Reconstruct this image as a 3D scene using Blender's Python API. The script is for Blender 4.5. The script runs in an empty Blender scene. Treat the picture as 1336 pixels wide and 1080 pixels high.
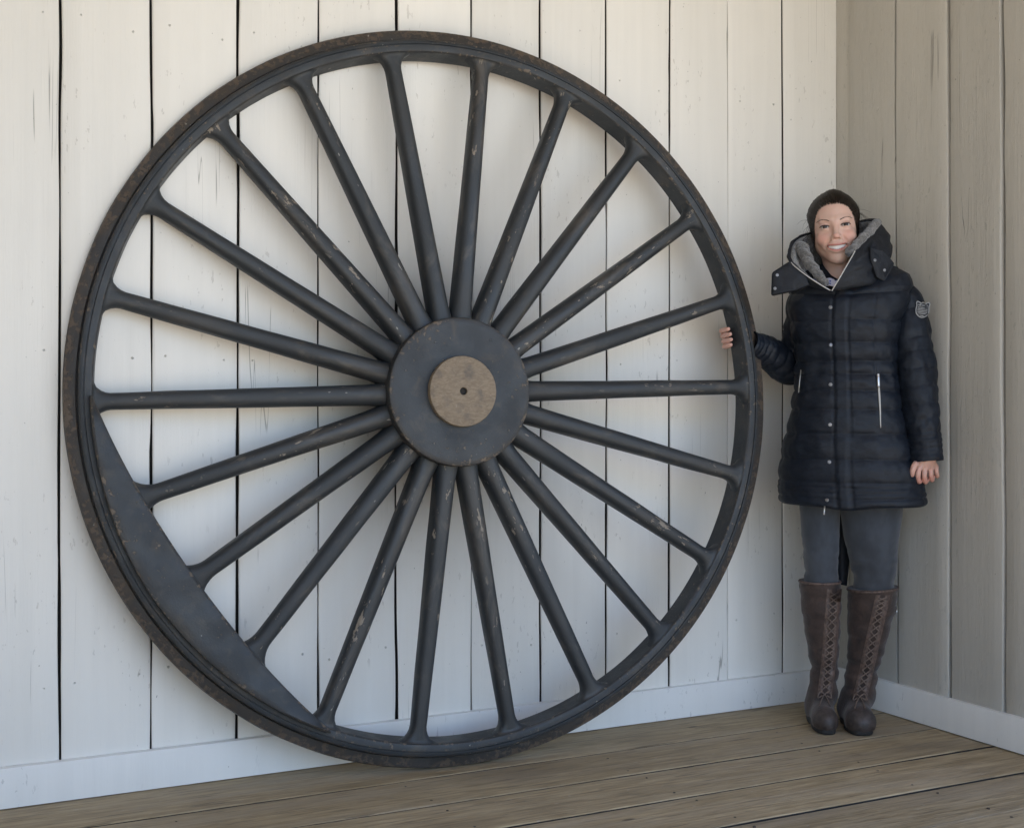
import bpy, math, random
import numpy as np
from mathutils import Vector, Matrix
from mathutils.bvhtree import BVHTree
R_ = math.radians
rng = np.random.default_rng(7)
random.seed(7)
SC = bpy.context.scene
COL = SC.collection

# ------------------------------------------------------------------ camera, sky, sun, exposure
YAW = R_(27.03)
CAM = Vector((0.0, -3.5825, 1.055))
FW = Vector((math.sin(YAW), math.cos(YAW), 0)); RT = Vector((math.cos(YAW), -math.sin(YAW), 0))
FPX = 1736.1; CYP = 509.33
cam = bpy.data.cameras.new('camera'); cam_o = bpy.data.objects.new('camera', cam); COL.objects.link(cam_o)
cam_o.location = CAM; cam_o.rotation_euler = (R_(90), 0, -YAW)
cam.sensor_width = 36; cam.lens = FPX / 1336 * 36; cam.shift_y = -(540 - CYP) / 1336
cam.clip_start = 0.05; cam.clip_end = 2000
SC.camera = cam_o

SUN_EL, SUN_AZ = 62.0, 165.0           # azimuth clockwise from +Y (the wall's side): the sun stands behind the photographer, a little right
world = bpy.data.worlds.new('World'); SC.world = world; world.use_nodes = True
wn = world.node_tree; wn.nodes.clear()
sky = wn.nodes.new('ShaderNodeTexSky'); sky.sky_type = 'NISHITA'; sky.sun_disc = False
sky.sun_elevation = R_(SUN_EL); sky.sun_rotation = R_(SUN_AZ); sky.air_density = 1.0; sky.dust_density = 0.8; sky.ozone_density = 3.0
bg = wn.nodes.new('ShaderNodeBackground'); bg.inputs['Strength'].default_value = 0.15
wo = wn.nodes.new('ShaderNodeOutputWorld')
wn.links.new(sky.outputs[0], bg.inputs[0]); wn.links.new(bg.outputs[0], wo.inputs[0])
sun = bpy.data.lights.new('sun', 'SUN'); sun.energy = 5.0; sun.angle = R_(0.53); sun.color = (1.0, 0.96, 0.90)
sun_o = bpy.data.objects.new('sun', sun); COL.objects.link(sun_o)
sd = Vector((math.sin(R_(SUN_AZ)) * math.cos(R_(SUN_EL)), math.cos(R_(SUN_AZ)) * math.cos(R_(SUN_EL)), math.sin(R_(SUN_EL))))
sun_o.rotation_euler = sd.to_track_quat('Z', 'Y').to_euler(); sun_o.location = (0, -12, 12)
SC.view_settings.view_transform = 'Standard'; SC.view_settings.look = 'None'
SC.view_settings.exposure = 1.40; SC.view_settings.gamma = 1.0; SC.view_settings.use_curve_mapping = False
SC.render.engine = 'CYCLES'
SC.cycles.use_denoising = True
SC.cycles.max_bounces = 8; SC.cycles.diffuse_bounces = 5; SC.cycles.glossy_bounces = 3
SC.cycles.sample_clamp_indirect = 6.0

# ------------------------------------------------------------------ helpers: objects
def link(o, parent=None):
    COL.objects.link(o)
    if parent is not None: o.parent = parent
    return o
def tag(o, label=None, cat=None, group=None, kind=None):
    if label: o['label'] = label
    if cat: o['category'] = cat
    if group: o['group'] = group
    if kind: o['kind'] = kind
    return o
def empty(name, loc=(0, 0, 0), rot=(0, 0, 0), parent=None):
    o = bpy.data.objects.new(name, None); o.location = loc; o.rotation_euler = rot; o.empty_display_size = 0.1
    return link(o, parent)
def mesh_data(name, verts, faces, smooth=True, autosmooth=None):
    me = bpy.data.meshes.new(name)
    verts = np.asarray(verts, dtype=np.float32)
    if isinstance(faces, np.ndarray):
        nf, k = faces.shape
        me.vertices.add(len(verts)); me.vertices.foreach_set('co', verts.ravel())
        me.loops.add(nf * k); me.loops.foreach_set('vertex_index', faces.astype(np.int32).ravel())
        me.polygons.add(nf); me.polygons.foreach_set('loop_start', np.arange(0, nf * k, k, dtype=np.int32))
        me.update(calc_edges=True); me.validate()
    else:
        me.from_pydata([tuple(map(float, v)) for v in verts], [], faces)
    me.polygons.foreach_set('use_smooth', np.full(len(me.polygons), smooth, dtype=bool))
    if autosmooth is not None and smooth:
        try: me.set_sharp_from_angle(angle=R_(autosmooth))
        except Exception: pass
    me.update()
    return me
def build(name, verts, faces, mat, parent=None, smooth=True, auto=None):
    me = mesh_data(name, verts, faces, smooth, auto)
    if mat: me.materials.append(mat)
    return link(bpy.data.objects.new(name, me), parent)
class MB:
    """collects pieces of one mesh"""
    def __init__(s): s.v = []; s.f = []; s.n = 0
    def add(s, v, f):
        v = np.asarray(v, float); s.v.append(v)
        s.f += [tuple(int(i) + s.n for i in q) for q in f]; s.n += len(v)
    def box(s, lo, hi):
        x0, y0, z0 = lo; x1, y1, z1 = hi
        s.add([(x0,y0,z0),(x1,y0,z0),(x1,y1,z0),(x0,y1,z0),(x0,y0,z1),(x1,y0,z1),(x1,y1,z1),(x0,y1,z1)],
              [(0,3,2,1),(4,5,6,7),(0,1,5,4),(1,2,6,5),(2,3,7,6),(3,0,4,7)])
    def tube(s, pts, rad, n=8, cap=True):
        v, f = tube(pts, rad, n, cap); s.add(v, f)
    def build(s, name, mat, parent=None, smooth=True, auto=None):
        return build(name, np.concatenate(s.v), s.f, mat, parent, smooth, auto)
def grid_faces(nu, nv, cu=False, cv=False, off=0):
    """faces of a nu x nv vertex grid (index = i*nv + j)"""
    I, J = np.meshgrid(np.arange(nu if cu else nu - 1), np.arange(nv if cv else nv - 1), indexing='ij')
    I2 = (I + 1) % nu; J2 = (J + 1) % nv
    return (np.stack([I * nv + J, I2 * nv + J, I2 * nv + J2, I * nv + J2], -1).reshape(-1, 4) + off)
def frames(P):
    P = np.asarray(P, float); T = np.gradient(P, axis=0); T /= np.linalg.norm(T, axis=1)[:, None] + 1e-12
    ref = np.array([0, 0, 1.0]) if abs(T[0][2]) < .9 else np.array([0, 1.0, 0])
    U = np.zeros_like(P); a = np.cross(T[0], ref); a /= np.linalg.norm(a); U[0] = a
    for i in range(1, len(P)):
        a = U[i-1] - T[i] * (U[i-1] @ T[i]); U[i] = a / (np.linalg.norm(a) + 1e-12)
    return T, U, np.cross(T, U)
def tube(pts, rad, n=8, cap=True):
    P = np.asarray(pts, float); m = len(P); rad = np.broadcast_to(np.asarray(rad, float), (m,))
    T, U, V = frames(P); a = np.arange(n) / n * 2 * math.pi
    v = (P[:, None] + rad[:, None, None] * (np.cos(a)[None, :, None] * U[:, None] + np.sin(a)[None, :, None] * V[:, None])).reshape(-1, 3)
    f = [tuple(q) for q in grid_faces(m, n, False, True)]
    if cap: f += [tuple(range(n - 1, -1, -1)), tuple((m - 1) * n + i for i in range(n))]
    return v, f
def crom(P, n):
    """Catmull-Rom resampling to n points"""
    P = np.asarray(P, float); Q = np.vstack([2 * P[0] - P[1], P, 2 * P[-1] - P[-2]]); m = len(P) - 1
    t = np.linspace(0, m, n); i = np.minimum(t.astype(int), m - 1); u = (t - i)[:, None]
    a, b, c, d = Q[i], Q[i+1], Q[i+2], Q[i+3]
    return .5 * (2*b + (c - a)*u + (2*a - 5*b + 4*c - d)*u**2 + (3*b - a - 3*c + d)*u**3)
def hashn(ix, iy, iz, seed):
    h = (ix.astype(np.int64) * 374761393 + iy.astype(np.int64) * 668265263 + iz.astype(np.int64) * 2147483647 + seed * 974711) & 0xffffffff
    h = ((h ^ (h >> 13)) * 1274126177) & 0xffffffff
    return ((h ^ (h >> 16)) & 0xffff) / 65535.0 * 2 - 1
def vnoise(P, scale, seed=0):
    """smooth value noise in [-1,1] at points (...,3)"""
    Q = np.asarray(P, float) * np.asarray(scale); i = np.floor(Q).astype(np.int64); f = Q - i; f = f * f * (3 - 2 * f)
    r = 0
    for dx in (0, 1):
        for dy in (0, 1):
            for dz in (0, 1):
                w = (f[..., 0] if dx else 1 - f[..., 0]) * (f[..., 1] if dy else 1 - f[..., 1]) * (f[..., 2] if dz else 1 - f[..., 2])
                r = r + w * hashn(i[..., 0] + dx, i[..., 1] + dy, i[..., 2] + dz, seed)
    return r

# ------------------------------------------------------------------ helpers: materials
class NT:
    def __init__(s, name):
        s.m = bpy.data.materials.new(name); s.m.use_nodes = True; s.t = s.m.node_tree
        s.b = next(n for n in s.t.nodes if n.type == 'BSDF_PRINCIPLED')
    def n(s, typ, ins=None, **props):
        nd = s.t.nodes.new(typ)
        for k, v in props.items(): setattr(nd, k, v)
        for k, v in (ins or {}).items(): s.put(nd.inputs[k], v)
        return nd
    def put(s, inp, v):
        if isinstance(v, bpy.types.NodeSocket): s.t.links.new(v, inp)
        elif hasattr(v, 'outputs'): s.t.links.new(v.outputs[0], inp)
        else:
            if isinstance(v, (tuple, list)) and len(v) == 3 and inp.type == 'RGBA': v = (*v, 1)
            inp.default_value = v
    def pos(s): return s.n('ShaderNodeNewGeometry').outputs['Position']
    def obj(s): return s.n('ShaderNodeTexCoord').outputs['Object']
    def rnd(s): return s.n('ShaderNodeObjectInfo').outputs['Random']
    def scale(s, v, sc, loc=(0, 0, 0)):
        return s.n('ShaderNodeMapping', {'Vector': v, 'Scale': sc, 'Location': loc}).outputs[0]
    def noise(s, v, scale=1., detail=2., rough=.5, dist=0.):
        return s.n('ShaderNodeTexNoise', {'Vector': v, 'Scale': scale, 'Detail': detail, 'Roughness': rough, 'Distortion': dist}).outputs[0]
    def math(s, op, a, b=0.5, c=0.0):
        nd = s.n('ShaderNodeMath', operation=op); s.put(nd.inputs[0], a); s.put(nd.inputs[1], b)
        if op in ('MULTIPLY_ADD',): s.put(nd.inputs[2], c)
        return nd.outputs[0]
    def ramp(s, fac, lo, hi, a=0., b=1.):
        return s.n('ShaderNodeMapRange', {'Value': fac, 'From Min': lo, 'From Max': hi, 'To Min': a, 'To Max': b}, interpolation_type='SMOOTHSTEP').outputs[0]
    def mix(s, fac, a, b, mode='MIX'):
        nd = s.n('ShaderNodeMix', data_type='RGBA', blend_type=mode); s.put(nd.inputs[0], fac); s.put(nd.inputs[6], a); s.put(nd.inputs[7], b)
        return nd.outputs[2]
    def bump(s, h, strength=.3, dist=.002, prev=None):
        nd = s.n('ShaderNodeBump', {'Height': h, 'Strength': strength, 'Distance': dist})
        if prev is not None: s.put(nd.inputs['Normal'], prev)
        return nd.outputs[0]
    def out(s, color=None, rough=None, normal=None, metallic=None, **kw):
        if color is not None: s.put(s.b.inputs['Base Color'], color)
        if rough is not None: s.put(s.b.inputs['Roughness'], rough)
        if normal is not None: s.put(s.b.inputs['Normal'], normal)
        if metallic is not None: s.put(s.b.inputs['Metallic'], metallic)
        for k, v in kw.items(): s.put(s.b.inputs[k], v)
        return s.m

def mat_paint(name, base, chip, crackle, crack_amt, bump_s, vary=.06):
    m = NT(name); p = m.pos(); r = m.rnd()
    off = m.n('ShaderNodeVectorMath', {0: p}, operation='ADD')
    cmb = m.n('ShaderNodeCombineXYZ', {'Z': m.math('MULTIPLY', r, 37.0), 'X': m.math('MULTIPLY', r, 11.0)}); m.put(off.inputs[1], cmb)
    q = off.outputs[0]
    grain = m.noise(m.scale(q, (110, 110, 2.6)), 1, 3, .6, .25)
    brush = m.noise(m.scale(q, (24, 24, .9)), 1, 3, .55, .5)
    blot = m.noise(m.scale(q, (2.6, 2.6, 1.1)), 1, 4, .6)
    # long thin drying cracks along the grain
    cr = m.noise(m.scale(q, (17, 17, .42)), 1, 2.5, .5, .3)
    line = m.ramp(m.math('ABSOLUTE', m.math('SUBTRACT', cr, .5)), .0012, .0048, 1, 0)
    where = m.ramp(m.noise(m.scale(q, (5, 5, 2.2)), 1, 2, .5), .60 - crack_amt, .66 - crack_amt)
    crack = m.math('MULTIPLY', line, where)
    # flakes and scuffs
    ck = m.noise(m.scale(q, (75, 75, 26)), 1, 3, .65)
    cw = m.noise(m.scale(q, (4, 4, 2.5)), 1, 2, .5)
    flake = m.math('MULTIPLY', m.ramp(ck, .63, .66), m.ramp(cw, .50, .58))
    speck = m.ramp(m.noise(m.scale(q, (95, 95, 60)), 1, 2, .6), .745, .765)
    c = m.mix(m.ramp(blot, .3, .7), tuple(x * .93 for x in base), base)
    c = m.mix(m.math('MULTIPLY', m.ramp(brush, .35, .7), .35), c, tuple(min(.86, x * 1.05) for x in base))
    hsv = m.n('ShaderNodeHueSaturation', {'Value': m.ramp(r, 0, 1, 1 - vary, 1 + vary * .4), 'Color': c}).outputs[0]
    c = m.mix(m.math('MULTIPLY', flake, .4), hsv, chip)
    c = m.mix(m.math('MULTIPLY', speck, .6), c, (.12, .11, .10))
    c = m.mix(m.math('MULTIPLY', crack, .55), c, (.10, .09, .08))
    h = m.math('MULTIPLY', grain, .75)
    h = m.math('SUBTRACT', h, m.math('MULTIPLY', crack, 1.2))
    h = m.math('SUBTRACT', h, m.math('MULTIPLY', flake, .35))
    nb = m.bump(h, bump_s, .003)
    if crackle > 0:
        k = m.noise(m.scale(q, (60, 60, 4.5)), 1, 3, .7, .6)
        k = m.math('MULTIPLY', m.ramp(m.math('ABSOLUTE', m.math('SUBTRACT', k, .5)), 0, .035), -1)
        nb = m.bump(m.math('SUBTRACT', 1, k), crackle, .002, nb)
    return m.out(c, m.ramp(blot, .3, .7, .5, .65), nb)
M = {}
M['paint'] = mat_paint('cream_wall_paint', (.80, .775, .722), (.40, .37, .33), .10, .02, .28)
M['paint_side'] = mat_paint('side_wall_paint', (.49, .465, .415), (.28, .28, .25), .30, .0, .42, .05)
M['trim'] = mat_paint('baseboard_paint', (.76, .745, .71), (.34, .33, .31), .05, -.25, .18)

M['nail_painted'] = mat_paint('painted_nail_head', (.62, .60, .56), (.22, .18, .15), 0, -.25, .1)
def mat_floor():
    m = NT('weathered_floor_board'); p = m.pos(); r = m.rnd()
    cmb = m.n('ShaderNodeCombineXYZ', {'X': m.math('MULTIPLY', r, 53.0), 'Y': m.math('MULTIPLY', r, 7.0)})
    q = m.n('ShaderNodeVectorMath', {0: p, 1: cmb}, operation='ADD').outputs[0]
    g1 = m.noise(m.scale(q, (5.5, 75, 75)), 1, 4, .62, .8)
    g2 = m.noise(m.scale(q, (7, 150, 150)), 1, 3, .6, .3)
    blot = m.noise(m.scale(q, (1.6, 4.5, 4)), 1, 4, .6)
    grey = m.noise(m.scale(q, (1.1, 9, 9)), 1, 4, .6, .4)
    c = m.mix(m.ramp(g1, .3, .72), (.225, .165, .088), (.40, .312, .190))
    c = m.mix(m.math('MULTIPLY', m.ramp(grey, .42, .68), .50), c, (.33, .275, .200))
    c = m.mix(m.math('MULTIPLY', m.ramp(blot, .5, .75), .5), c, (.125, .092, .058))
    c = m.mix(m.math('MULTIPLY', m.ramp(g2, .58, .66), .55), c, (.060, .044, .030))
    kn = m.n('ShaderNodeTexVoronoi', {'Vector': m.scale(q, (3.2, 9, 9)), 'Scale': 1.0}).outputs[0]
    c = m.mix(m.ramp(kn, .03, .085, .8, 0), c, (.035, .026, .018))
    scr = m.noise(m.scale(q, (30, 75, 75)), 1, 3, .6)
    c = m.mix(m.math('MULTIPLY', m.ramp(scr, .68, .74), .5), c, (.40, .37, .33))
    c = m.n('ShaderNodeHueSaturation', {'Value': m.ramp(r, 0, 1, .86, 1.12), 'Color': c}).outputs[0]
    h = m.math('ADD', g1, m.math('MULTIPLY', g2, .5))
    return m.out(c, m.ramp(g1, .3, .7, .62, .8), m.bump(h, .6, .005))
M['floor'] = mat_floor()

def mat_wheel(name, paint, wearcol, wear, stretch=False):
    """dark paint over timber, rubbed through in chips"""
    m = NT(name); p = m.pos()
    if stretch:       # scuffs drawn out along the spoke
        rr = m.rnd(); p = m.n('ShaderNodeVectorMath', {0: m.scale(m.obj(), (.34, 1, 1)), 1: m.n('ShaderNodeCombineXYZ', {'X': m.math('MULTIPLY', rr, 9.0), 'Z': m.math('MULTIPLY', rr, 17.0)}).outputs[0]}, operation='ADD').outputs[0]
    wa = m.n('ShaderNodeAttribute', attribute_name='wear').outputs['Fac']
    a = m.math('MULTIPLY_ADD', wa, .10, m.noise(p, 60, 4, .68)); b = m.math('MULTIPLY_ADD', wa, .13, m.noise(p, 7.5, 3, .5)); d = m.noise(p, 210, 2, .6); bl = m.noise(p, 3.0, 4, .6)
    chip = m.math('MULTIPLY', m.ramp(a, .655 - wear * .16, .69 - wear * .10), m.ramp(b, .555 - wear * .2, .62 - wear * .1))
    dust = m.math('MULTIPLY', m.ramp(bl, .40, .75), .55)
    c = m.mix(dust, paint, tuple(x * 1.55 + .006 for x in paint))
    c = m.mix(m.math('MULTIPLY', m.ramp(d, .62, .72), .35), c, tuple(x * 2.0 for x in paint))
    sm = m.math('MULTIPLY', m.ramp(m.noise(p, 17, 4, .7, .6), .52 - wear * .15, .75), min(1, .25 + wear * .7))
    sm = m.math('MULTIPLY_ADD', wa, .22, sm)
    c = m.mix(sm, c, tuple(x * .55 for x in wearcol))
    c = m.mix(m.math('MULTIPLY', chip, .8), c, wearcol)
    sp = m.ramp(m.noise(p, 70, 2, .55), .72, .74)
    sp = m.math('MULTIPLY', sp, m.ramp(m.noise(p, 4.2, 2, .5), .52, .62))
    c = m.mix(m.math('MULTIPLY', sp, .7), c, (.33, .31, .28))
    h = m.math('SUBTRACT', m.math('ADD', m.math('MULTIPLY', d, .35), m.math('MULTIPLY', m.noise(p, 26, 3, .6), .8)), m.math('MULTIPLY', chip, .7))
    return m.out(c, m.ramp(m.noise(p, 12, 4, .6), .3, .7, .40, .62), m.bump(h, .45, .004), **{'Specular IOR Level': .45})
M['wheel'] = mat_wheel('dark_grey_wheel_paint', (.0165, .0205, .0245), (.27, .225, .175), .16, True)
M['wheel_tyre'] = mat_wheel('worn_tyre_paint', (.030, .028, .027), (.100, .072, .050), .70)
M['wheel_rim'] = mat_wheel('rim_paint', (.0180, .0220, .0265), (.15, .115, .082), .22)
def mat_barewood():
    m = NT('bare_pattern_wood'); o = m.obj()
    g = m.noise(m.scale(o, (60, 60, 150)), 1, 4, .6, .8); b = m.noise(o, 26, 4, .65); s = m.noise(m.scale(o, (160, 40, 70)), 1, 3, .6)
    c = m.mix(m.ramp(g, .3, .7), (.165, .122, .080), (.235, .182, .125))
    c = m.mix(m.math('MULTIPLY', m.ramp(b, .48, .7), .65), c, (.085, .073, .062))
    c = m.mix(m.math('MULTIPLY', m.ramp(s, .66, .74), .5), c, (.30, .27, .22))
    rr = m.n('ShaderNodeVectorMath', {0: o}, operation='LENGTH').outputs['Value']
    return m.out(c, .7, m.bump(g, .3, .002))
M['barewood'] = mat_barewood()
def mat_plain(name, col, rough, metal=0., nscale=0., nstr=.2, ndist=.001, colvar=.0):
    m = NT(name); c = col; nb = None
    if nscale:
        n = m.noise(m.pos(), nscale, 4, .6); nb = m.bump(n, nstr, ndist)
        if colvar: c = m.mix(m.ramp(n, .35, .65), tuple(x * (1 - colvar) for x in col), tuple(min(1, x * (1 + colvar)) for x in col))
    return m.out(c, rough, nb, metal)
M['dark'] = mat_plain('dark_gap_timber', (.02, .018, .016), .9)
M['nail'] = mat_plain('rusty_nail', (.045, .035, .028), .7, 0, 200, .3, .001, .3)
M['ceiling'] = mat_plain('porch_ceiling_board', (.46, .40, .32), .8, 0, 8, .2, .003, .15)
M['ground'] = mat_plain('pale_gravel_ground', (.52, .48, .42), .95, 0, 40, .5, .01, .25)
def mat_jacket():
    m = NT('navy_quilted_nylon'); p = m.pos()
    w = m.noise(m.scale(p, (900, 900, 900)), 1, 2, .6); cr = m.noise(m.scale(p, (34, 34, 60)), 1, 4, .65, .8)
    c = m.mix(m.ramp(cr, .35, .7), (.0045, .0072, .0135), (.0085, .0132, .0225))
    return m.out(c, .55, m.bump(m.math('ADD', m.math('MULTIPLY', w, .12), cr), .30, .005), **{'Specular IOR Level': .32})
M['jacket'] = mat_jacket()
M['jacket_plain'] = mat_plain('navy_smooth_nylon', (.0040, .0064, .0118), .68, 0, 70, .6, .004, .25)
def mat_fleece():
    m = NT('grey_fleece'); p = m.pos(); n = m.noise(p, 95, 4, .7); b = m.noise(p, 24, 3, .6)
    c = m.mix(m.ramp(b, .3, .7), (.11, .105, .102), (.235, .225, .22)); c = m.mix(m.ramp(n, .3, .7), tuple([.07] * 3), c)
    return m.out(c, .95, m.bump(n, .9, .008), **{'Sheen Weight': .5})
M['fleece'] = mat_fleece()
M['silver'] = mat_plain('silver_metal', (.62, .62, .62), .32, 1.0)
M['zip'] = mat_plain('silver_zip_teeth', (.52, .51, .49), .5, .3, 900, .6, .001)
M['snap'] = mat_plain('gunmetal_snap', (.30, .30, .31), .4, .9)
M['leggings'] = None
def mat_leggings():
    m = NT('slate_grey_knit'); p = m.pos(); n = m.noise(m.scale(p, (500, 500, 900)), 1, 2, .6); b = m.noise(m.scale(p, (22, 22, 12)), 1, 3, .6)
    c = m.mix(m.ramp(b, .3, .7), (.031, .036, .046), (.050, .058, .072))
    return m.out(c, .85, m.bump(n, .35, .001), **{'Sheen Weight': .25})
M['leggings'] = mat_leggings()
def mat_boot():
    m = NT('brown_suede'); p = m.pos(); n = m.noise(p, 240, 4, .65); b = m.noise(p, 26, 4, .65, .4)
    c = m.mix(m.ramp(b, .3, .72), (.022, .0122, .0090), (.060, .035, .026))
    c = m.mix(m.math('MULTIPLY', m.ramp(n, .58, .72), .4), c, (.115, .075, .058))
    return m.out(c, .78, m.bump(m.math('ADD', m.math('MULTIPLY', n, .3), b), .5, .005), **{'Sheen Weight': .2})
M['boot'] = mat_boot()
M['boot_trim'] = mat_plain('worn_boot_leather', (.100, .066, .053), .6, 0, 90, .4, .003, .35)
M['boot_toe'] = mat_plain('scuffed_toe_rubber', (.048, .036, .032), .55, 0, 60, .4, .002, .3)
M['sole'] = mat_plain('dark_rubber_sole', (.022, .021, .021), .7, 0, 120, .3, .002, .3)
M['lace'] = mat_plain('brown_lace', (.150, .108, .088), .8, 0, 400, .5, .001, .3)
def mat_skin():
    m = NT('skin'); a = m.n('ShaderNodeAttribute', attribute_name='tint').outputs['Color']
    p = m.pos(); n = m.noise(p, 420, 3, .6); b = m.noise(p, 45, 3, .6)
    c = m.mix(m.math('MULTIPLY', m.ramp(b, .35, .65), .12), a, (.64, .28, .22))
    return m.out(c, .47, m.bump(n, .12, .0008), **{'Subsurface Weight': .18, 'Subsurface Radius': (.012, .005, .003), 'Subsurface Scale': .6})
M['skin'] = mat_skin()
M['eye_white'] = mat_plain('eye_white', (.46, .43, .41), .25)
M['iris'] = mat_plain('brown_iris', (.020, .013, .010), .15)
M['lash'] = mat_plain('dark_lash_hair', (.018, .012, .010), .6)
M['brow'] = mat_plain('brown_brow_hair', (.060, .036, .026), .8)
M['teeth'] = mat_plain('teeth', (.74, .70, .65), .3)
M['mouth'] = mat_plain('mouth_inside', (.10, .025, .022), .5)
def mat_hair():
    m = NT('dark_brown_hair'); t = m.n('ShaderNodeAttribute', attribute_name='tone').outputs['Fac']; n = m.noise(m.obj(), 30, 2, .5)
    c = m.mix(t, (.0072, .0048, .0038), (.030, .019, .013)); c = m.mix(m.math('MULTIPLY', m.ramp(n, .4, .7), .4), c, (.010, .007, .0055))
    return m.out(c, .36, None, **{'Specular IOR Level': .45})
M['hair'] = mat_hair()
def mat_shirt():
    m = NT('blue_lilac_print_shirt'); p = m.pos()
    v = m.n('ShaderNodeTexVoronoi', {'Vector': m.scale(p, (130, 130, 130)), 'Scale': 1.0}).outputs[0]
    c = m.mix(m.ramp(v, .25, .5), (.10, .14, .38), (.50, .50, .62))
    return m.out(c, .8)
M['shirt'] = mat_shirt()
M['badge'] = mat_plain('badge_cloth', (.05, .053, .06), .7, 0, 400, .4, .001, .2)
M['badge_thread'] = mat_plain('badge_silver_thread', (.36, .37, .38), .6, .1, 500, .5, .001, .2)

# ------------------------------------------------------------------ ground, porch floor, ceiling
g = MB(); gx = [-600, -60, -14, -3.2, 3.9, 14, 60, 600]
g.add([(-900, -900, -.42), (900, -900, -.42), (900, 900, -.42), (-900, 900, -.42)], [(0, 1, 2, 3)])
tag(g.build('ground', M['ground'], None, False), kind='structure')

floor = empty('porch_floor', (0, 0, 0)); tag(floor, kind='structure')
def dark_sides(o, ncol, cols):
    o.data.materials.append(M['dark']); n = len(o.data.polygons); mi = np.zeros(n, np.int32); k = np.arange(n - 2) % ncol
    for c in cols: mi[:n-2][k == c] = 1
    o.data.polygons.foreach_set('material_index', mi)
def floor_plank(y0, y1, x0, x1, seed):
    """board running along the back wall, edges worn, upper side at z about 0"""
    nx = 90; xs = np.linspace(x0, x1, nx); P = np.stack([xs, np.full(nx, y0), np.zeros(nx)], 1)
    e0 = y0 + .0042 + .0016 * vnoise(P, (3, 1, 1), seed) + .0014 * np.maximum(0, vnoise(P, (17, 1, 1), seed + 1) - .3)
    e1 = y1 - .0042 + .0016 * vnoise(P, (3, 1, 1), seed + 2) - .0014 * np.maximum(0, vnoise(P, (17, 1, 1), seed + 3) - .3)
    cup = rng.uniform(-.0022, .0012); hz = rng.uniform(-.0022, .0)
    w = [0, 0, .014, .25, .5, .75, .986, 1, 1]; zz = [-.028, -.0025, 0, 0, 0, 0, 0, -.0025, -.028]
    V = np.zeros((nx, 9, 3))
    for j in range(9):
        V[:, j, 0] = xs; V[:, j, 1] = e0 + (e1 - e0) * w[j]
        V[:, j, 2] = zz[j] + (hz + cup * (2 * w[j] - 1) ** 2 + .0012 * vnoise(P, (1.3, 1, 1), seed + 5) if zz[j] > -.02 else 0)
    f = [tuple(q) for q in grid_faces(nx, 9)] + [tuple(range(9)), tuple((nx - 1) * 9 + j for j in range(8, -1, -1))]
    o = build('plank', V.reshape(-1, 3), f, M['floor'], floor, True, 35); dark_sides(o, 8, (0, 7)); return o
ys = [.0, -.248, -.474, -.707, -.939, -1.168]
while ys[-1] > -4.5: ys.append(ys[-1] - .2315 + rng.uniform(-.004, .004))
for i in range(len(ys) - 1): floor_plank(ys[i+1], ys[i], -.70, 3.10, 40 + i * 9)
fb = MB(); fb.box((-.70, ys[-1], -.40), (3.10, 0.0, -.030)); fb.build('joist_base', M['dark'], floor, False)
def discs(name, pts, nrm, r, mat, parent):
    mb = MB(); nrm = np.array(nrm, float); t1 = np.array([nrm[1], nrm[2], nrm[0]]); t2 = np.cross(nrm, t1); a = np.arange(8)/8*2*math.pi
    for p in pts:
        rr = r*random.uniform(.8, 1.2); e = np.array(p)[None] + rr*(np.cos(a)[:, None]*t1 + np.sin(a)[:, None]*t2)
        mb.add(np.concatenate([e - nrm*.002, e*.25 + np.array(p)*.75 + (e - np.array(p))*.55 + nrm*.0006]), [tuple(q) for q in grid_faces(2, 8, False, True)] + [tuple(range(8, 16))])
    return tag(mb.build(name, mat, parent), kind='stuff')
fp = []
for i in range(len(ys) - 1):
    for jx in np.arange(.15, 3.1, .61):
        for w in (.2, .8): fp.append((jx + random.uniform(-.015, .015), ys[i] + (ys[i+1] - ys[i])*w + random.uniform(-.012, .012), -.0008))
discs('nail_heads', fp, (0, 0, 1), .0042, M['nail'], floor)
cl = MB(); cl.box((-1.6, -3.2, 2.92), (3.6, .30, 3.05))
tag(cl.build('porch_ceiling', M['ceiling'], None, False), kind='structure')

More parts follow.
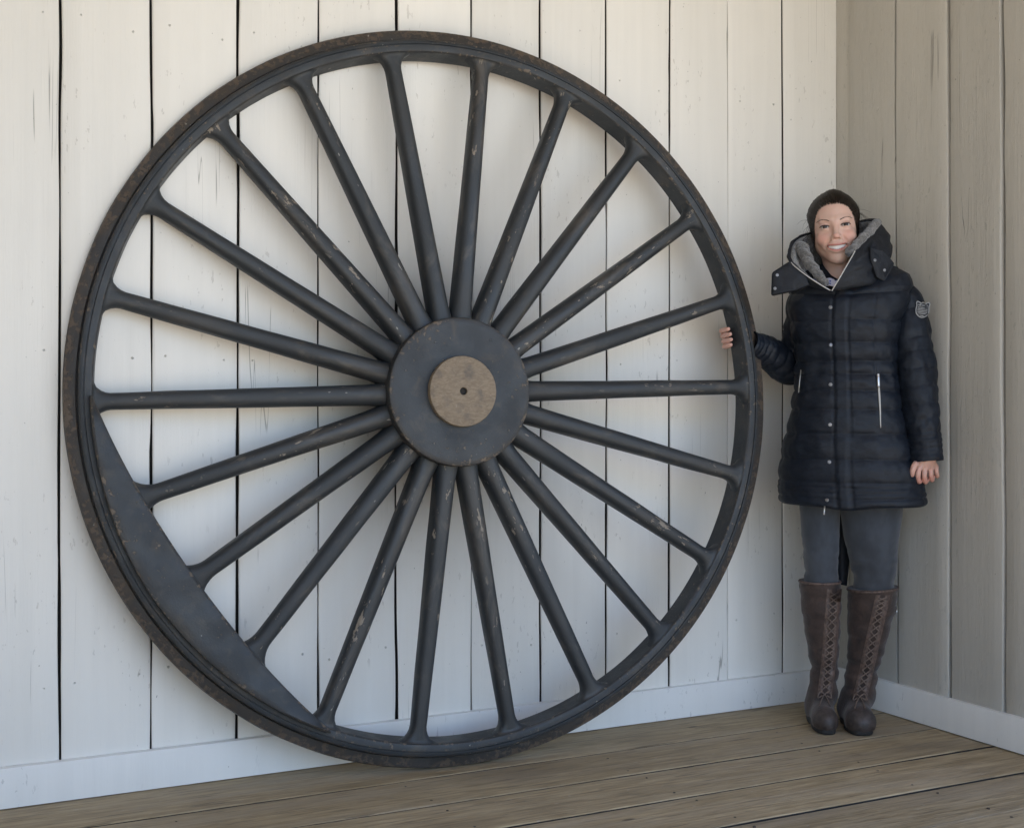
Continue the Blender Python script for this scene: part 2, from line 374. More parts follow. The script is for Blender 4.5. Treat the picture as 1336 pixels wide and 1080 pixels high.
# ------------------------------------------------------------------ plank walls
XC = 3.0843
def wall_plank(parent, a0, a1, z0, z1, mat, seed, side=False, lean=0.0, gap0=.004, gap1=.004, proud=None):
    """vertical board between seam positions a0 and a1 (along the wall); rounded edges, uneven arris"""
    nz = 64; zs = np.linspace(z0, z1, nz); P = np.stack([np.zeros(nz), np.zeros(nz), zs], 1)
    l0 = a0 + gap0 * .5 * (1 + .7 * vnoise(P, (1, 1, 4.6), seed)) + .0024 * vnoise(P, (1, 1, 1.3), round(a0*1000)) + lean * (zs - z0)
    l1 = a1 - gap1 * .5 * (1 + .7 * vnoise(P, (1, 1, 4.6), seed + 2)) + .0024 * vnoise(P, (1, 1, 1.3), round(a1*1000)) + lean * (zs - z0)
    # a few splinters missing from the arris
    l0 += .004 * np.maximum(0, vnoise(P, (1, 1, 9), seed + 4) - .55) ; l1 -= .004 * np.maximum(0, vnoise(P, (1, 1, 9), seed + 5) - .55)
    pr = rng.uniform(0, .0025) if proud is None else proud
    cup = rng.uniform(-.0016, .0016)
    w = [0, 0, .007, .022, .25, .5, .75, .978, .993, 1, 1]; d = [.022, .0035, .0010, 0, 0, 0, 0, 0, .0010, .0035, .022]
    V = np.zeros((nz, 11, 3))
    for j in range(11):
        a = l0 + (l1 - l0) * w[j]
        y = d[j] - pr + (cup * (2 * w[j] - 1) ** 2 if d[j] < .02 else 0) + .0012 * vnoise(P + np.array([j * 1.7, 0, 0]), (1, 1, .8), seed + 6)
        if side: V[:, j] = np.stack([XC + y, -a, zs], 1)
        else: V[:, j] = np.stack([a, y, zs], 1)
    f = [tuple(q) for q in grid_faces(nz, 11)] + [tuple(range(11)), tuple((nz - 1) * 11 + j for j in range(10, -1, -1))]
    if not side: f = [q[::-1] for q in f]
    else: f = [q[::-1] for q in f]
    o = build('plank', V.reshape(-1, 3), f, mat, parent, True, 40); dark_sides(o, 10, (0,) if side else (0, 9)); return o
bw = empty('back_wall', (0, 0, 0))
tag(bw, 'cream painted vertical plank wall behind the wheel, white baseboard along its foot', 'wall')
seams = [0.52, 0.7517, 0.9853, 1.2164, 1.4517, 1.692, 1.925, 2.1582, 2.395, 2.6258, 2.8536, 3.0838]
gaps = [.0072, .0058, .0064, .0040, .0064, .0034, .0056, .0060, .0046, .0018, .0038, .0]
x = .52
for k in range(5): x -= .2335; seams.insert(0, x); gaps.insert(0, .005)
for i in range(len(seams) - 1):
    wall_plank(bw, seams[i], seams[i+1], .02, 2.918, M['paint'], 100 + 11 * i, False, 0, gaps[i], gaps[i+1])
b = MB(); b.box((seams[0], .020, .0), (XC, .06, 2.918)); b.build('backing', M['dark'], bw, False)
def baseboard(parent, a0, a1, side, h=.104, th=.019):
    n = 60; s = np.linspace(a0, a1, n); P = np.stack([s, np.zeros(n), np.zeros(n)], 1); wv = .0015 * vnoise(P, (2, 1, 1), 3 if side else 4)
    prof = [(-.0005, .003), (-th, .003), (-th, h - .007), (-th + .0025, h - .001), (-th + .006, h), (-.0005, h + .001)]
    V = np.zeros((n, len(prof), 3))
    for j, (y, z) in enumerate(prof):
        if side: V[:, j] = np.stack([XC + y + wv, -s, np.full(n, z)], 1)
        else: V[:, j] = np.stack([s, y + wv, np.full(n, z)], 1)
    k = len(prof); f = [tuple(q) for q in grid_faces(n, k)] + [tuple(range(k)), tuple((n - 1) * k + j for j in range(k - 1, -1, -1))]
    return build('baseboard', V.reshape(-1, 3), f, M['trim'], parent, True, 30)
baseboard(bw, seams[0], XC - .004, False)
wp_ = []
for i in range(len(seams) - 1):
    for zz in (.30, 1.15, 2.02, 2.75):
        for w in (.18, .82): wp_.append((seams[i] + (seams[i+1] - seams[i])*w + random.uniform(-.012, .012), -.0012, zz + random.uniform(-.02, .02)))
discs('nail_heads', wp_, (0, -1, 0), .0034, M['nail_painted'], bw)
sw = empty('side_wall', (XC, 0, 0)); sw.location = (0, 0, 0)
tag(sw, 'greyer plank wall at right with crackled paint, meeting the back wall in the corner', 'wall')
sseam = [-.018, .069, .297, .530, .742, 0.975, 1.20]
sgap = [.001, .004, .008, .009, .009, .008, .008, .008, .008, .008, .004]
sprd = [.0, .001, .004, .003, .001, .003, .002, .004, .001, .002]
for i in range(len(sseam) - 1):
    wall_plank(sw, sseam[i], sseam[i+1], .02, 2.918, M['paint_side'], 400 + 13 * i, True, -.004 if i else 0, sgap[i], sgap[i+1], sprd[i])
b = MB(); b.box((XC + .020, -1.20, .0), (XC + .06, .06, 2.918)); b.build('backing', M['dark'], sw, False)
baseboard(sw, .021, 1.20, True)

XL = seams[0]  # added planks outside the view, only there to block light from the left
blocker = empty('left_light_blocker', (0, 0, 0)); tag(blocker, 'unseen plank wall added to hold back light from the left', 'wall', kind='structure')
for i in range(11):
    o = wall_plank(blocker, i*.236 + .002, (i+1)*.236, .02, 2.918, M['paint_side'], 700 + 13*i, True, 0, .006, .006)
    me = o.data; co = np.zeros(len(me.vertices)*3, np.float32); me.vertices.foreach_get('co', co); co = co.reshape(-1, 3); co[:, 0] = XL - (co[:, 0] - XC)
    me.vertices.foreach_set('co', co.ravel()); me.flip_normals(); me.update()
b = MB(); b.box((XL - .06, -2.60, .0), (XL - .020, .06, 2.918)); b.build('backing', M['dark'], blocker, False)

# ------------------------------------------------------------------ the wheel
WR = 1.0463
wn_ = Vector((-0.0848487, -0.99462531, 0.05933958)); wu = Vector((0.99638108, -0.08499848, 0)); wv_ = Vector((0.00504377, 0.05912484, 0.99823785))
WC = Vector((1.56388154, -0.12437448, 1.04445611 + .0015))
wheel = empty('spoked_wheel'); 
wmat = Matrix(((wu.x, -wn_.x, wv_.x), (wu.y, -wn_.y, wv_.y), (wu.z, -wn_.z, wv_.z))).to_4x4()
wmat.translation = WC - wv_ * WR
wheel.matrix_world = wmat
tag(wheel, 'huge dark grey wooden spoked wheel leaning on the plank wall, crescent counterweight at lower left', 'wheel')
def WP(r, ang, t): return np.array([r * math.cos(ang), -t, WR + r * math.sin(ang)])      # wheel coordinates; t grows towards the viewer
def set_wear(o, w):
    at = o.data.attributes.new('wear', 'FLOAT', 'POINT'); at.data.foreach_set('value', np.asarray(w, np.float32))
def lathe(name, prof, mat, parent, seg=288, wob=.0, worn=None):
    a = np.arange(seg) / seg * 2 * math.pi; k = len(prof); V = np.zeros((seg, k, 3))
    for j, (r, t) in enumerate(prof):
        rr = r + wob * vnoise(np.stack([np.cos(a) * 9 + j, np.sin(a) * 9, np.full(seg, j * .3)], 1), (1, 1, 1), 5)
        V[:, j] = np.stack([rr * np.cos(a), np.full(seg, -t), WR + rr * np.sin(a)], 1)
    f = grid_faces(seg, k, True, True)
    o = build(name, V.reshape(-1, 3), [tuple(q) for q in f], mat, parent, True, 32)
    if worn: set_wear(o, np.tile([worn.get(j, 0.) for j in range(k)], seg))
    return o
# tyre band: flange at the back, stepped tread
lathe('tyre', [(1.000, -.034), (1.040, -.034), (1.0455, -.029), (1.0463, -.004), (1.0435, .003), (1.030, .0075), (1.0165, .010), (1.0140, .0085), (1.0130, .004), (1.000, .002)], M['wheel_tyre'], wheel, 320, .0007, {3: .6, 4: .8, 5: .5})
lathe('rim', [(.966, -.0350), (1.0115, -.0350), (1.0115, .024), (1.0095, .0285), (1.004, .0310), (.9985, .0312), (.9975, .0280), (.9958, .0280), (.9948, .0318), (.983, .0322), (.9775, .0305), (.9740, .026), (.9735, .020), (.967, -.026)], M['wheel_rim'], wheel, 320, .0006, {3: .8, 8: .5, 10: .7, 11: .5})
def spoke_mesh(r_end, rho=.050, seed=0, r0=.165):
    xs = np.concatenate([np.linspace(0, .70, 22)[:-1], np.linspace(.70, 1, 22)]) * (r_end - r0) + r0
    n = 22; a = np.arange(n) / n * 2 * math.pi; V = np.zeros((len(xs), n, 3))
    for i, r in enumerate(xs):
        s = (r - r0) / (.97 - r0); w = .0305 - .0088 * s; h = .042 - .0155 * s; tc = .024 - .020 * s
        d = r_end - r
        if d < rho: w += (rho - math.sqrt(max(0, rho**2 - (rho - d)**2))) * .95;
        q = r - .205
        if q < .04: w += .004 * max(0, 1 - q / .04)
        e = 2 / 2.5; c, sn = np.cos(a), np.sin(a)
        y = np.sign(c) * np.abs(c) ** e * w; t = np.sign(sn) * np.abs(sn) ** e * h + tc
        nz = .0006 * vnoise(np.stack([np.full(n, r * 9), c * 2, sn * 2 + seed], 1), (1, 1, 1), seed)
        V[i] = np.stack([np.full(n, r), -(t + nz), y + nz], 1)
    f = [tuple(q) for q in grid_faces(len(xs), n, False, True)] + [tuple(range(n - 1, -1, -1)), tuple((len(xs) - 1) * n + i for i in range(n))]
    me = mesh_data('spoke', V.reshape(-1, 3), f, True); me.materials.append(M['wheel'])
    wz = np.clip(np.sin(a), 0, 1)[None] ** 2 * (.25 + .75*np.clip(vnoise(np.stack([xs*7 + seed*3, xs*0, xs*0], 1), (1, 1, 1), 77), 0, 1))[:, None]
    at = me.attributes.new('wear', 'FLOAT', 'POINT'); at.data.foreach_set('value', (wz*.75).astype(np.float32).ravel()); return me
CW0, CW1, CWM = R_(180.4), R_(247.6), R_(214.0)
def cw_inner(a):
    x = (a - CWM) / (CW1 - CW0) * 2
    return .868 + .108 * abs(x) ** 2.0
spoke_std = [spoke_mesh(.9755, .050, 31 + i) for i in range(5)]
for k in range(22):
    ang = R_(1.2) + k * 2 * math.pi / 22
    me = spoke_std[(k*3) % 5]
    if CW0 + .04 < ang % (2 * math.pi) < CW1 - .06: me = spoke_mesh(cw_inner(ang) + .024, .076, k)
    o = link(bpy.data.objects.new('spoke', me), wheel); o.location = (0, 0, WR); o.rotation_euler = (0, -ang, 0)
# crescent counterweight between two arcs
def crescent():
    n = 90; aa = np.linspace(CW0, CW1, n); V = []
    prof = [('i', 0, -.03), ('i', 0, .038), ('i', .0015, .0455), ('i', .007, .0500), ('m', .25, .0520), ('m', .5, .0545), ('m', .75, .0570), ('o', -.006, .0590), ('o', -.0014, .0570), ('o', 0, .052), ('o', 0, .020)]
    for a in aa:
        ri = min(cw_inner(a), .979); ro = .9835 + .0012 * math.sin(a * 9)
        for kd, dr, t in prof:
            r = ri + dr if kd == 'i' else ro + dr if kd == 'o' else ri + .006 + (ro - ri - .011) * dr
            if kd == 'i': r = min(r, ro - .0015)
            V.append(WP(r, a, t + .0008 * math.sin(a * 40 + r * 60)))
    k = len(prof); f = [tuple(q)[::-1] for q in grid_faces(n, k)] + [tuple(range(k)), tuple((n - 1) * k + j for j in range(k - 1, -1, -1))]
    o = build('counterweight', V, f, M['wheel_rim'], wheel, True, 34); set_wear(o, np.tile([0, .3, .8, .4, 0, 0, .1, .7, 1.0, .8, 0], n)); return o
crescent()
hub = lathe('hub', [(.12, -.055), (.192, -.055), (.196, -.045), (.196, .040), (.195, .052), (.06, .052)], M['wheel'], wheel, 128)
hd = lathe('hub_disc', [(.02, .050), (.2035, .050), (.2075, .054), (.2080, .091), (.2062, .0965), (.2030, .0985), (.190, .0990), (.12, .0990), (.06, .0990), (.02, .0990)], M['wheel_rim'], hub, 160, .0, {3: .6, 4: 1.0, 5: .9, 6: .25})
cap = lathe('hub_cap', [(.0105, .085), (.092, .085), (.0975, .088), (.0985, .114), (.0970, .1175), (.0945, .1185), (.05, .1190), (.0115, .1190), (.0105, .118)], M['barewood'], hub, 96, .0005)
bolt = MB()
bolt.tube([WP(0, 0, .10), WP(0, 0, .112)], [.0112, .0112], 20); bolt.build('axle_hole', M['dark'], hub)
tagset = [(.155, 118, .003), (.172, 58, .0028), (.178, -38, .003), (.165, -120, .0026), (.150, -62, .0024), (.17, 160, .0026)]
for (r, a, s) in tagset:
    z = MB(); c0 = WP(r, R_(a), .0975); z.tube([c0, c0 + np.array([0, -.0032, 0])], [s, s * .8], 10); z.build('nail_head', M['snap'], hub)

# ------------------------------------------------------------------ the person
PD = 4.2; PX0 = (1110 - 668) / FPX * PD
proot = CAM + FW * PD + RT * PX0; proot.z = 0
person = empty('person', proot, (0, 0, -YAW))
tag(person, 'person in navy quilted coat and brown lace-up boots holding the wheel rim', 'person')
PM = Matrix.Rotation(-YAW, 4, 'Z'); PM.translation = proot; PMI = PM.inverted()
CAML = np.array(PMI @ CAM)
def lp(px, py, y=0.0):
    d = PD + y
    return np.array([(px - 668) / FPX * d - PX0, y, CAM.z + (CYP - py) / FPX * d])
def w2p(v): return np.array(PMI @ (wmat @ Vector([float(c) for c in v])))
def bvh_of(o): me = o.data; return BVHTree.FromPolygons([v.co for v in me.vertices], [p.vertices for p in me.polygons])
def cast(bv, px, py):
    d = Vector(lp(px, py, 0) - CAML).normalized(); h = bv.ray_cast(Vector(CAML), d)
    return (np.array(h[0]), np.array(h[1])) if h[0] is not None else (lp(px, py, -.1), np.array([0, -1., 0]))

# ---- signed distance field modelling
class Field:
    def __init__(s, lo, hi, h):
        s.lo = np.array(lo, float); s.h = h; s.n = np.ceil((np.array(hi) - s.lo) / h).astype(int) + 1
        s.F = np.full(tuple(s.n), .5, np.float32)
    def block(s, lo, hi):
        a = np.clip(np.floor((np.array(lo) - s.lo) / s.h).astype(int), 0, s.n); b = np.clip(np.ceil((np.array(hi) - s.lo) / s.h).astype(int) + 1, 0, s.n)
        g = [(s.lo[i] + s.h * np.arange(a[i], b[i])).astype(np.float32) for i in range(3)]
        return tuple(slice(a[i], b[i]) for i in range(3)), g[0][:, None, None], g[1][None, :, None], g[2][None, None, :]
    def cone(s, p, q, r0, r1, k=.012, sub=False):
        p = np.array(p, float); q = np.array(q, float); m = max(r0, r1) + 2.5 * k + .01
        sl, X, Y, Z = s.block(np.minimum(p, q) - m, np.maximum(p, q) + m); d = q - p; L = float(d @ d) + 1e-12
        t = np.clip(((X - p[0]) * d[0] + (Y - p[1]) * d[1] + (Z - p[2]) * d[2]) / L, 0, 1)
        D = np.sqrt((X - p[0] - t * d[0])**2 + (Y - p[1] - t * d[1])**2 + (Z - p[2] - t * d[2])**2) - (r0 + (r1 - r0) * t)
        s.put(sl, D, k, sub)
    def put(s, sl, D, k, sub=False): s.F[sl] = smin(s.F[sl], D, k) if not sub else -smin(-s.F[sl], D, k)
    def mesh(s):
        F = s.F; S = F < 0; n = S.shape
        c = np.zeros(tuple(x - 1 for x in n), np.uint8)
        off = [(i, j, k) for i in (0, 1) for j in (0, 1) for k in (0, 1)]
        sh = lambda A, o: A[o[0]:n[0]-1+o[0], o[1]:n[1]-1+o[1], o[2]:n[2]-1+o[2]]
        for o in off: c += sh(S, o)
        ids = np.argwhere((c > 0) & (c < 8)); idx = np.full(c.shape, -1, np.int32); idx[tuple(ids.T)] = np.arange(len(ids))
        val = np.stack([F[ids[:, 0]+o[0], ids[:, 1]+o[1], ids[:, 2]+o[2]] for o in off], 1); O = np.array(off, float)
        acc = np.zeros((len(ids), 3)); cnt = np.zeros(len(ids))
        for a in range(8):
            for b in range(a + 1, 8):
                if np.abs(O[a] - O[b]).sum() != 1: continue
                fa, fb = val[:, a], val[:, b]; m = (fa < 0) != (fb < 0); t = np.where(m, fa / np.where(m, fa - fb, 1), 0)
                acc += m[:, None] * (O[a] + t[:, None] * (O[b] - O[a])); cnt += m
        V = (ids + acc / cnt[:, None]) * s.h + s.lo; Q = []
        for ax in range(3):
            o1, o2 = [(1, 2), (2, 0), (0, 1)][ax]
            A = np.take(S, range(0, n[ax]-1), ax); B = np.take(S, range(1, n[ax]), ax)
            e = np.argwhere(A != B); e = e[(e[:, o1] > 0) & (e[:, o2] > 0) & (e[:, o1] < n[o1]-1) & (e[:, o2] < n[o2]-1)]
            fl = A[tuple(e.T)]
            def cell(d1, d2): q = e.copy(); q[:, o1] -= d1; q[:, o2] -= d2; return idx[tuple(q.T)]
            q = np.stack([cell(1, 1), cell(0, 1), cell(0, 0), cell(1, 0)], 1); q[~fl] = q[~fl][:, ::-1]; Q.append(q)
        return V, np.concatenate(Q)
def smin(a, b, k):
    h = np.maximum(k - np.abs(a - b), 0) / k
    return np.minimum(a, b) - h * h * k * .25
def ell(X, Y, Z, c, r):
    x = (X - c[0]) / r[0]; y = (Y - c[1]) / r[1]; z = (Z - c[2]) / r[2]
    k0 = np.sqrt(x*x + y*y + z*z); k1 = np.sqrt((x/r[0])**2 + (y/r[1])**2 + (z/r[2])**2) + 1e-6
    return k0 * (k0 - 1) / k1
def cap_d(X, Y, Z, p, q, r0, r1=None):
    r1 = r0 if r1 is None else r1
    p = np.array(p, float); d = np.array(q, float) - p; L = float(d @ d) + 1e-12
    t = np.clip(((X-p[0])*d[0] + (Y-p[1])*d[1] + (Z-p[2])*d[2]) / L, 0, 1)
    return np.sqrt((X-p[0]-t*d[0])**2 + (Y-p[1]-t*d[1])**2 + (Z-p[2]-t*d[2])**2) - (r0 + (r1-r0)*t)

# ---- head placement: head axes x = picture right, y = out of the face, z = up
HY = -.050
HO = lp(1098.0, 293.5, -.135); HO[1] = HY
HROLL = R_(6.0); HC, HS = math.cos(HROLL), math.sin(HROLL); HYAW = R_(-13)
def head_uv(X, Y, Z):
    dx = X - HO[0]; dz = Z - HO[2]; a = HC*dx + HS*dz; c = -HS*dx + HC*dz; b = -(Y - HO[1])
    return a*math.cos(HYAW) - b*math.sin(HYAW) + 0*c, a*math.sin(HYAW) + b*math.cos(HYAW) + 0*c, c + 0*a + 0*b
def h2l(p):
    a0, b0, c = p; a = a0*math.cos(HYAW) + b0*math.sin(HYAW); b = -a0*math.sin(HYAW) + b0*math.cos(HYAW)
    return np.array([HO[0] + HC*a - HS*c, HO[1] - b, HO[2] + HS*a + HC*c])
EX, EY = .0315, .0645
def mouth_z(x): return -.0665 + 9.0*x*x
MW, MH = .0285, .0058
def head_sdf(x, y, z):
    ax = np.abs(x)
    f = ell(x, y, z, (0, -.016, .030), (.0725, .092, .081))
    f = smin(f, ell(x, y, z, (0, .004, -.030), (.0585, .078, .074)), .03)
    f = smin(f, cap_d(ax, y, z, (.0470, -.004, -.050), (.0150, .052, -.093), .0145, .0125), .03)
    f = smin(f, ell(x, y, z, (0, .060, -.099), (.0175, .017, .0165)), .022)                 # chin
    f = smin(f, ell(ax, y, z, (.0365, .0570, -.034), (.0225, .0200, .0190)), .020)          # cheeks raised by the smile
    f = smin(f, ell(x, y, z, (0, .060, -.062), (.033, .0255, .024)), .018)                  # round the mouth
    f = smin(f, cap_d(ax, y, z, (.008, .0735, .0190), (.038, .0630, .0215), .0070), .014)   # brow
    f = -smin(-f, cap_d(ax, y, z, (.0250, .0935, -.001), (.0400, .0860, .001), .0150), .016)# sockets
    f = smin(f, cap_d(x, y, z, (0, .0740, .010), (0, .0945, -.0290), .0058, .0085), .012)   # nose
    f = smin(f, ell(x, y, z, (0, .0965, -.0325), (.0095, .0085, .0080)), .006)
    f = smin(f, ell(ax, y, z, (.0115, .0840, -.0360), (.0072, .0095, .0068)), .006)
    f = -smin(-f, ell(ax, y, z, (.0062, .0905, -.0415), (.0036, .0060, .0030)), .003)       # nostrils
    f = smin(f, np.sqrt((ax - EX)**2 + (y - EY)**2 + z*z) - .0142, .005)                    # lids over the eyeballs
    u = (ax - EX) / .0148; slit = np.abs(z + .0006 - .0016*(1 - u*u)) - .0040*np.sqrt(np.clip(1 - u*u, 0, 1)) + .05*np.maximum(np.abs(u) - 1, 0)
    f = -smin(-f, np.maximum(slit, .066 - y), .0016)
    # folds from nose to mouth corner
    f = -smin(-f, cap_d(ax, y, z, (.0185, .0830, -.036), (.0345, .0690, -.062), .0030), .009)
    f = -smin(-f, cap_d(ax, y, z, (.0200, .0800, -.0130), (.0400, .0745, -.0135), .0012), .006)
    # smiling lips
    for s, off, r in ((1, .0036, .0040), (-1, -.0046, .0050)):
        for i in range(5):
            x0, x1 = i*MW/5, (i+1)*MW/5
            def P(t): hh = MH*math.sqrt(max(0, 1-(t/MW)**2)); return (t, .0845 - 17.0*t*t - (.0015 if s < 0 else 0), mouth_z(t) + s*hh + off*(1 - .6*t/MW))
            f = smin(f, cap_d(ax, y, z, P(x0), P(x1), r*(1 - .4*i/5), r*(1 - .4*(i+1)/5)), .006)
    um = np.clip(1 - (ax/MW)**2, 0, 1)
    op = np.abs(z - mouth_z(ax)) - MH*np.sqrt(um) + .3*np.maximum(ax - MW, 0)
    f = -smin(-f, np.maximum(op, .056 - y), .002)
    f = smin(f, ell(ax, y, z, (.0660, -.028, -.008), (.0075, .0140, .024)), .008)           # ears
    return f

B = Field((-.46, -.27, -.0), (.31, .16, 1.72), .0025)
# hidden trunk and limbs first, then neck, head, hands
chest = lp(1108, 402, .0); pelvis = lp(1110, 575, -.02)
B.cone(chest, lp(1107, 500, -.02), .075, .080, .05); B.cone(lp(1107, 500, -.02), pelvis, .080, .10, .05)
B.cone(lp(1060, 392, .0), lp(1160, 388, -.05), .045, .045, .04)
LEG = {0: [lp(1072, 665, .0), lp(1070, 757, .01), lp(1075, 885, .045), lp(1075, 930, .045)], 1: [lp(1136, 665, -.03), lp(1138, 766, .0), lp(1125, 885, .035), lp(1122, 930, .04)]}
for k in (0, 1):
    a, b, c, d = LEG[k]; B.cone(pelvis + np.array([(-.05, .05)[k], 0, 0]), a, .06, .050, .02); B.cone(a, b, .042, .034, .01); B.cone(b, c, .034, .026, .01)
    B.cone(c, d - np.array([0, 0, .03]), .032, .03, .02); B.cone(d - np.array([0, 0, .035]), d + np.array([0, -.085, -.030]), .024, .018, .02)
RS = np.array([lp(1168, 382, -.05), lp(1186, 420, -.075), lp(1193, 470, -.105), lp(1200, 530, -.132), lp(1208.5, 598, -.150)])
for i in range(4): B.cone(RS[i], RS[i+1], .042 - .005*i, .037 - .005*i, .02)
NECK0 = lp(1098, 372, -.030)
B.cone(h2l((0, -.022, -.070)), NECK0, .047, .052, .03); B.cone(NECK0, chest, .052, .075, .03)
sl, X, Y, Z = B.block(HO - np.array([.12, .13, .16]), HO + np.array([.12, .13, .14]))
hx, hy, hz = head_uv(X, Y, Z); hd_ = head_sdf(hx, hy, hz)
B.put(sl, hd_.astype(np.float32), .022)
sl2, X, Y, Z = B.block(HO - np.array([.06, .13, .10]), HO + np.array([.06, -.02, .02]))       # re-open mouth and lids after blending
# hanging hand
def finger(pts, r0, r1, k=.0016):
    r0 *= .93; r1 *= .93
    P = crom(pts, 3 * (len(pts) - 1) + 1); rr = np.linspace(r0, r1, len(P))
    for i in range(len(P) - 1): B.cone(P[i], P[i+1], rr[i], rr[i+1], k)
wr = lp(1208.5, 598, -.150)
kn = [lp(1199, 611, -.170), lp(1206.5, 612.5, -.162), lp(1214, 611.5, -.150), lp(1220.5, 609, -.138)]
for q in kn: B.cone(wr, q, .017, .0095, .007)
B.cone(wr + np.array([0, 0, .04]), wr, .026, .024, .02)
finger([kn[0], lp(1197.5, 620, -.172), lp(1199, 628, -.160), lp(1202, 626, -.144)], .0092, .0070)
finger([kn[1], lp(1206, 621.5, -.164), lp(1207.5, 628.5, -.150), lp(1210, 625, -.135)], .0093, .0070)
finger([kn[2], lp(1214.5, 620, -.152), lp(1216, 626, -.138), lp(1217, 621, -.124)], .0089, .0068)
finger([kn[3], lp(1222, 616, -.138), lp(1223, 621, -.126), lp(1222, 617, -.114)], .0080, .0060)
finger([lp(1201, 601, -.160), lp(1194, 606, -.182), lp(1191, 613, -.186), lp(1190, 619.5, -.182)], .0115, .0072)
# gripping hand: palm behind the rim, four fingers round its inner edge
GA = R_(10.6)
def gp(r, tan, t):     # point near the rim: radius, tangential offset (up), axial
    a = GA + tan / .96; return w2p(WP(r, a, t))
fk = [.0255, .0085, -.0085, -.0250]
LW = gp(1.105, -.035, -.070)
for i, dz in enumerate(fk):
    knk = gp(1.035, dz * .95 - .004, -.068)
    B.cone(LW, knk, .019, .0115, .012)
    ln = (.0, .004, .003, -.004)[i]
    finger([knk, gp(.990, dz, -.060), gp(.955, dz, -.052), gp(.9495, dz + .001, -.030), gp(.9535, dz + .002, -.010 + ln)], .0095, .0072)
finger([LW, gp(1.075, .012, -.085), gp(1.040, .030, -.092), gp(1.012, .034, -.086)], .012, .0078)
LS = np.array([lp(1052, 392, .0), lp(1045, 440, .055), lp(1040, 482, .085), lp(1014, 468, .055), lp(992, 456, .020), LW])
for i in range(5): B.cone(LS[i], LS[i+1], (.042, .038, .036, .033, .028)[i], (.038, .036, .033, .028, .022)[i], .015)
V, Fq = B.mesh()
body = build('body', V, Fq, M['skin'], person)
x, y, z = head_uv(V[:, 0], V[:, 1], V[:, 2])
def blob(cx, cy, cz, rx, ry, rz): return np.clip(1 - ((np.abs(x) - cx)/rx)**2 - ((y - cy)/ry)**2 - ((z - cz)/rz)**2, 0, 1)
tint = np.tile(np.array([.60, .400, .322]), (len(V), 1))
def tmix(w, c): 
    global tint
    tint = tint * (1 - w[:, None]) + np.array(c) * w[:, None]
inhead = (z > -.14) & (z < .14) & (np.abs(x) < .12) & (y > 0)
tmix(.45 * blob(.038, .065, -.034, .026, .05, .024) * inhead, (.58, .235, .185))
tmix(.45 * blob(0, .10, -.034, .014, .03, .012) * inhead, (.58, .25, .20))
tmix(.30 * blob(.0315, .08, .004, .022, .05, .013) * inhead, (.36, .19, .15))
um = np.clip(1 - (np.abs(x)/(MW + .003))**2, 0, 1); dzm = np.abs(z - mouth_z(np.abs(x)) + .0005)
lipw = np.clip((MH*np.sqrt(um) + .0072*np.sqrt(um) - dzm) / .0016, 0, 1) * inhead * (y > .05)
tmix(.85 * lipw, (.43, .145, .125))
inm = np.clip((MH*np.sqrt(um) - .0006 - dzm) / .0012, 0, 1) * inhead * (y < .0775) * (y > .03)
tmix(inm, (.06, .015, .014))
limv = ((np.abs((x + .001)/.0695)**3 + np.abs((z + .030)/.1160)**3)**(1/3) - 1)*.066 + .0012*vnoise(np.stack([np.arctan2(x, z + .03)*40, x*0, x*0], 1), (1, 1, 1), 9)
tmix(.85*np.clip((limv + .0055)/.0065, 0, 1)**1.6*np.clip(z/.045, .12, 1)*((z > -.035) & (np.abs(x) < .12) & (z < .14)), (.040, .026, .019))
hand = ((np.abs(V[:, 0] - kn[1][0]) < .06) & (np.abs(V[:, 2] - kn[1][2]) < .05)) | (V[:, 0] < -.33)
tmix(.35 * hand, (.55, .25, .20))
tmix(.6 * np.clip((kn[2][2] - .012 - V[:, 2]) / .02, 0, 1) * hand * (V[:, 0] > 0), (.52, .22, .175))
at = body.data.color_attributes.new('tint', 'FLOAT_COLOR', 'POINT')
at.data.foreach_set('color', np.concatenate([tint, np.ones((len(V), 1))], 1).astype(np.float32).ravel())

# ---- eyes, teeth, brows
def eye(sx):
    n, m = 24, 20; v = []; fc = []; mi = []
    for i in range(n + 1):
        th = math.pi * i / n * .62
        for j in range(m):
            ph = 2 * math.pi * j / m; r = .0126 * (1.0 + .02 * max(0, 1 - th / .45))
            v.append(h2l((sx*EX + .0008 + r*math.sin(th)*math.cos(ph), EY + r*math.cos(th), r*math.sin(th)*math.sin(ph) + .0002)))
    for q in grid_faces(n + 1, m, False, True):
        fc.append(tuple(q)[::-1]); i = q[0] // m; th = math.pi * (i + .5) / n * .62
        mi.append(1 if th < .56 else 0)
    o = build('eye', v, fc, M['eye_white'], body); o.data.materials.append(M['iris']); o.data.polygons.foreach_set('material_index', mi)
    # lash line along the upper lid
    t = np.linspace(-1, 1, 13); P = []
    for u in t: P.append(h2l((sx*EX + .0152*u, EY + math.sqrt(max(0, .0152**2 - (.0152*u*.85)**2))*.98 - .0002, .0010 + .0050*math.sqrt(max(0, 1-u*u)) - .0012)))
    v, f = tube(P, .0010 + .0007*(1 - t*t), 6); build('eyelashes', v, f, M['lash'], body)
for s in (-1, 1): eye(s)
bbv = bvh_of(body)
def face_pt(x, z, lift=0.0):
    o = h2l((x, .2, z)); d = h2l((x, 0, z)) - o; h = bbv.ray_cast(Vector(o), Vector(d).normalized())
    return np.array(h[0]) - lift * d / np.linalg.norm(d) if h[0] is not None else h2l((x, .07, z))
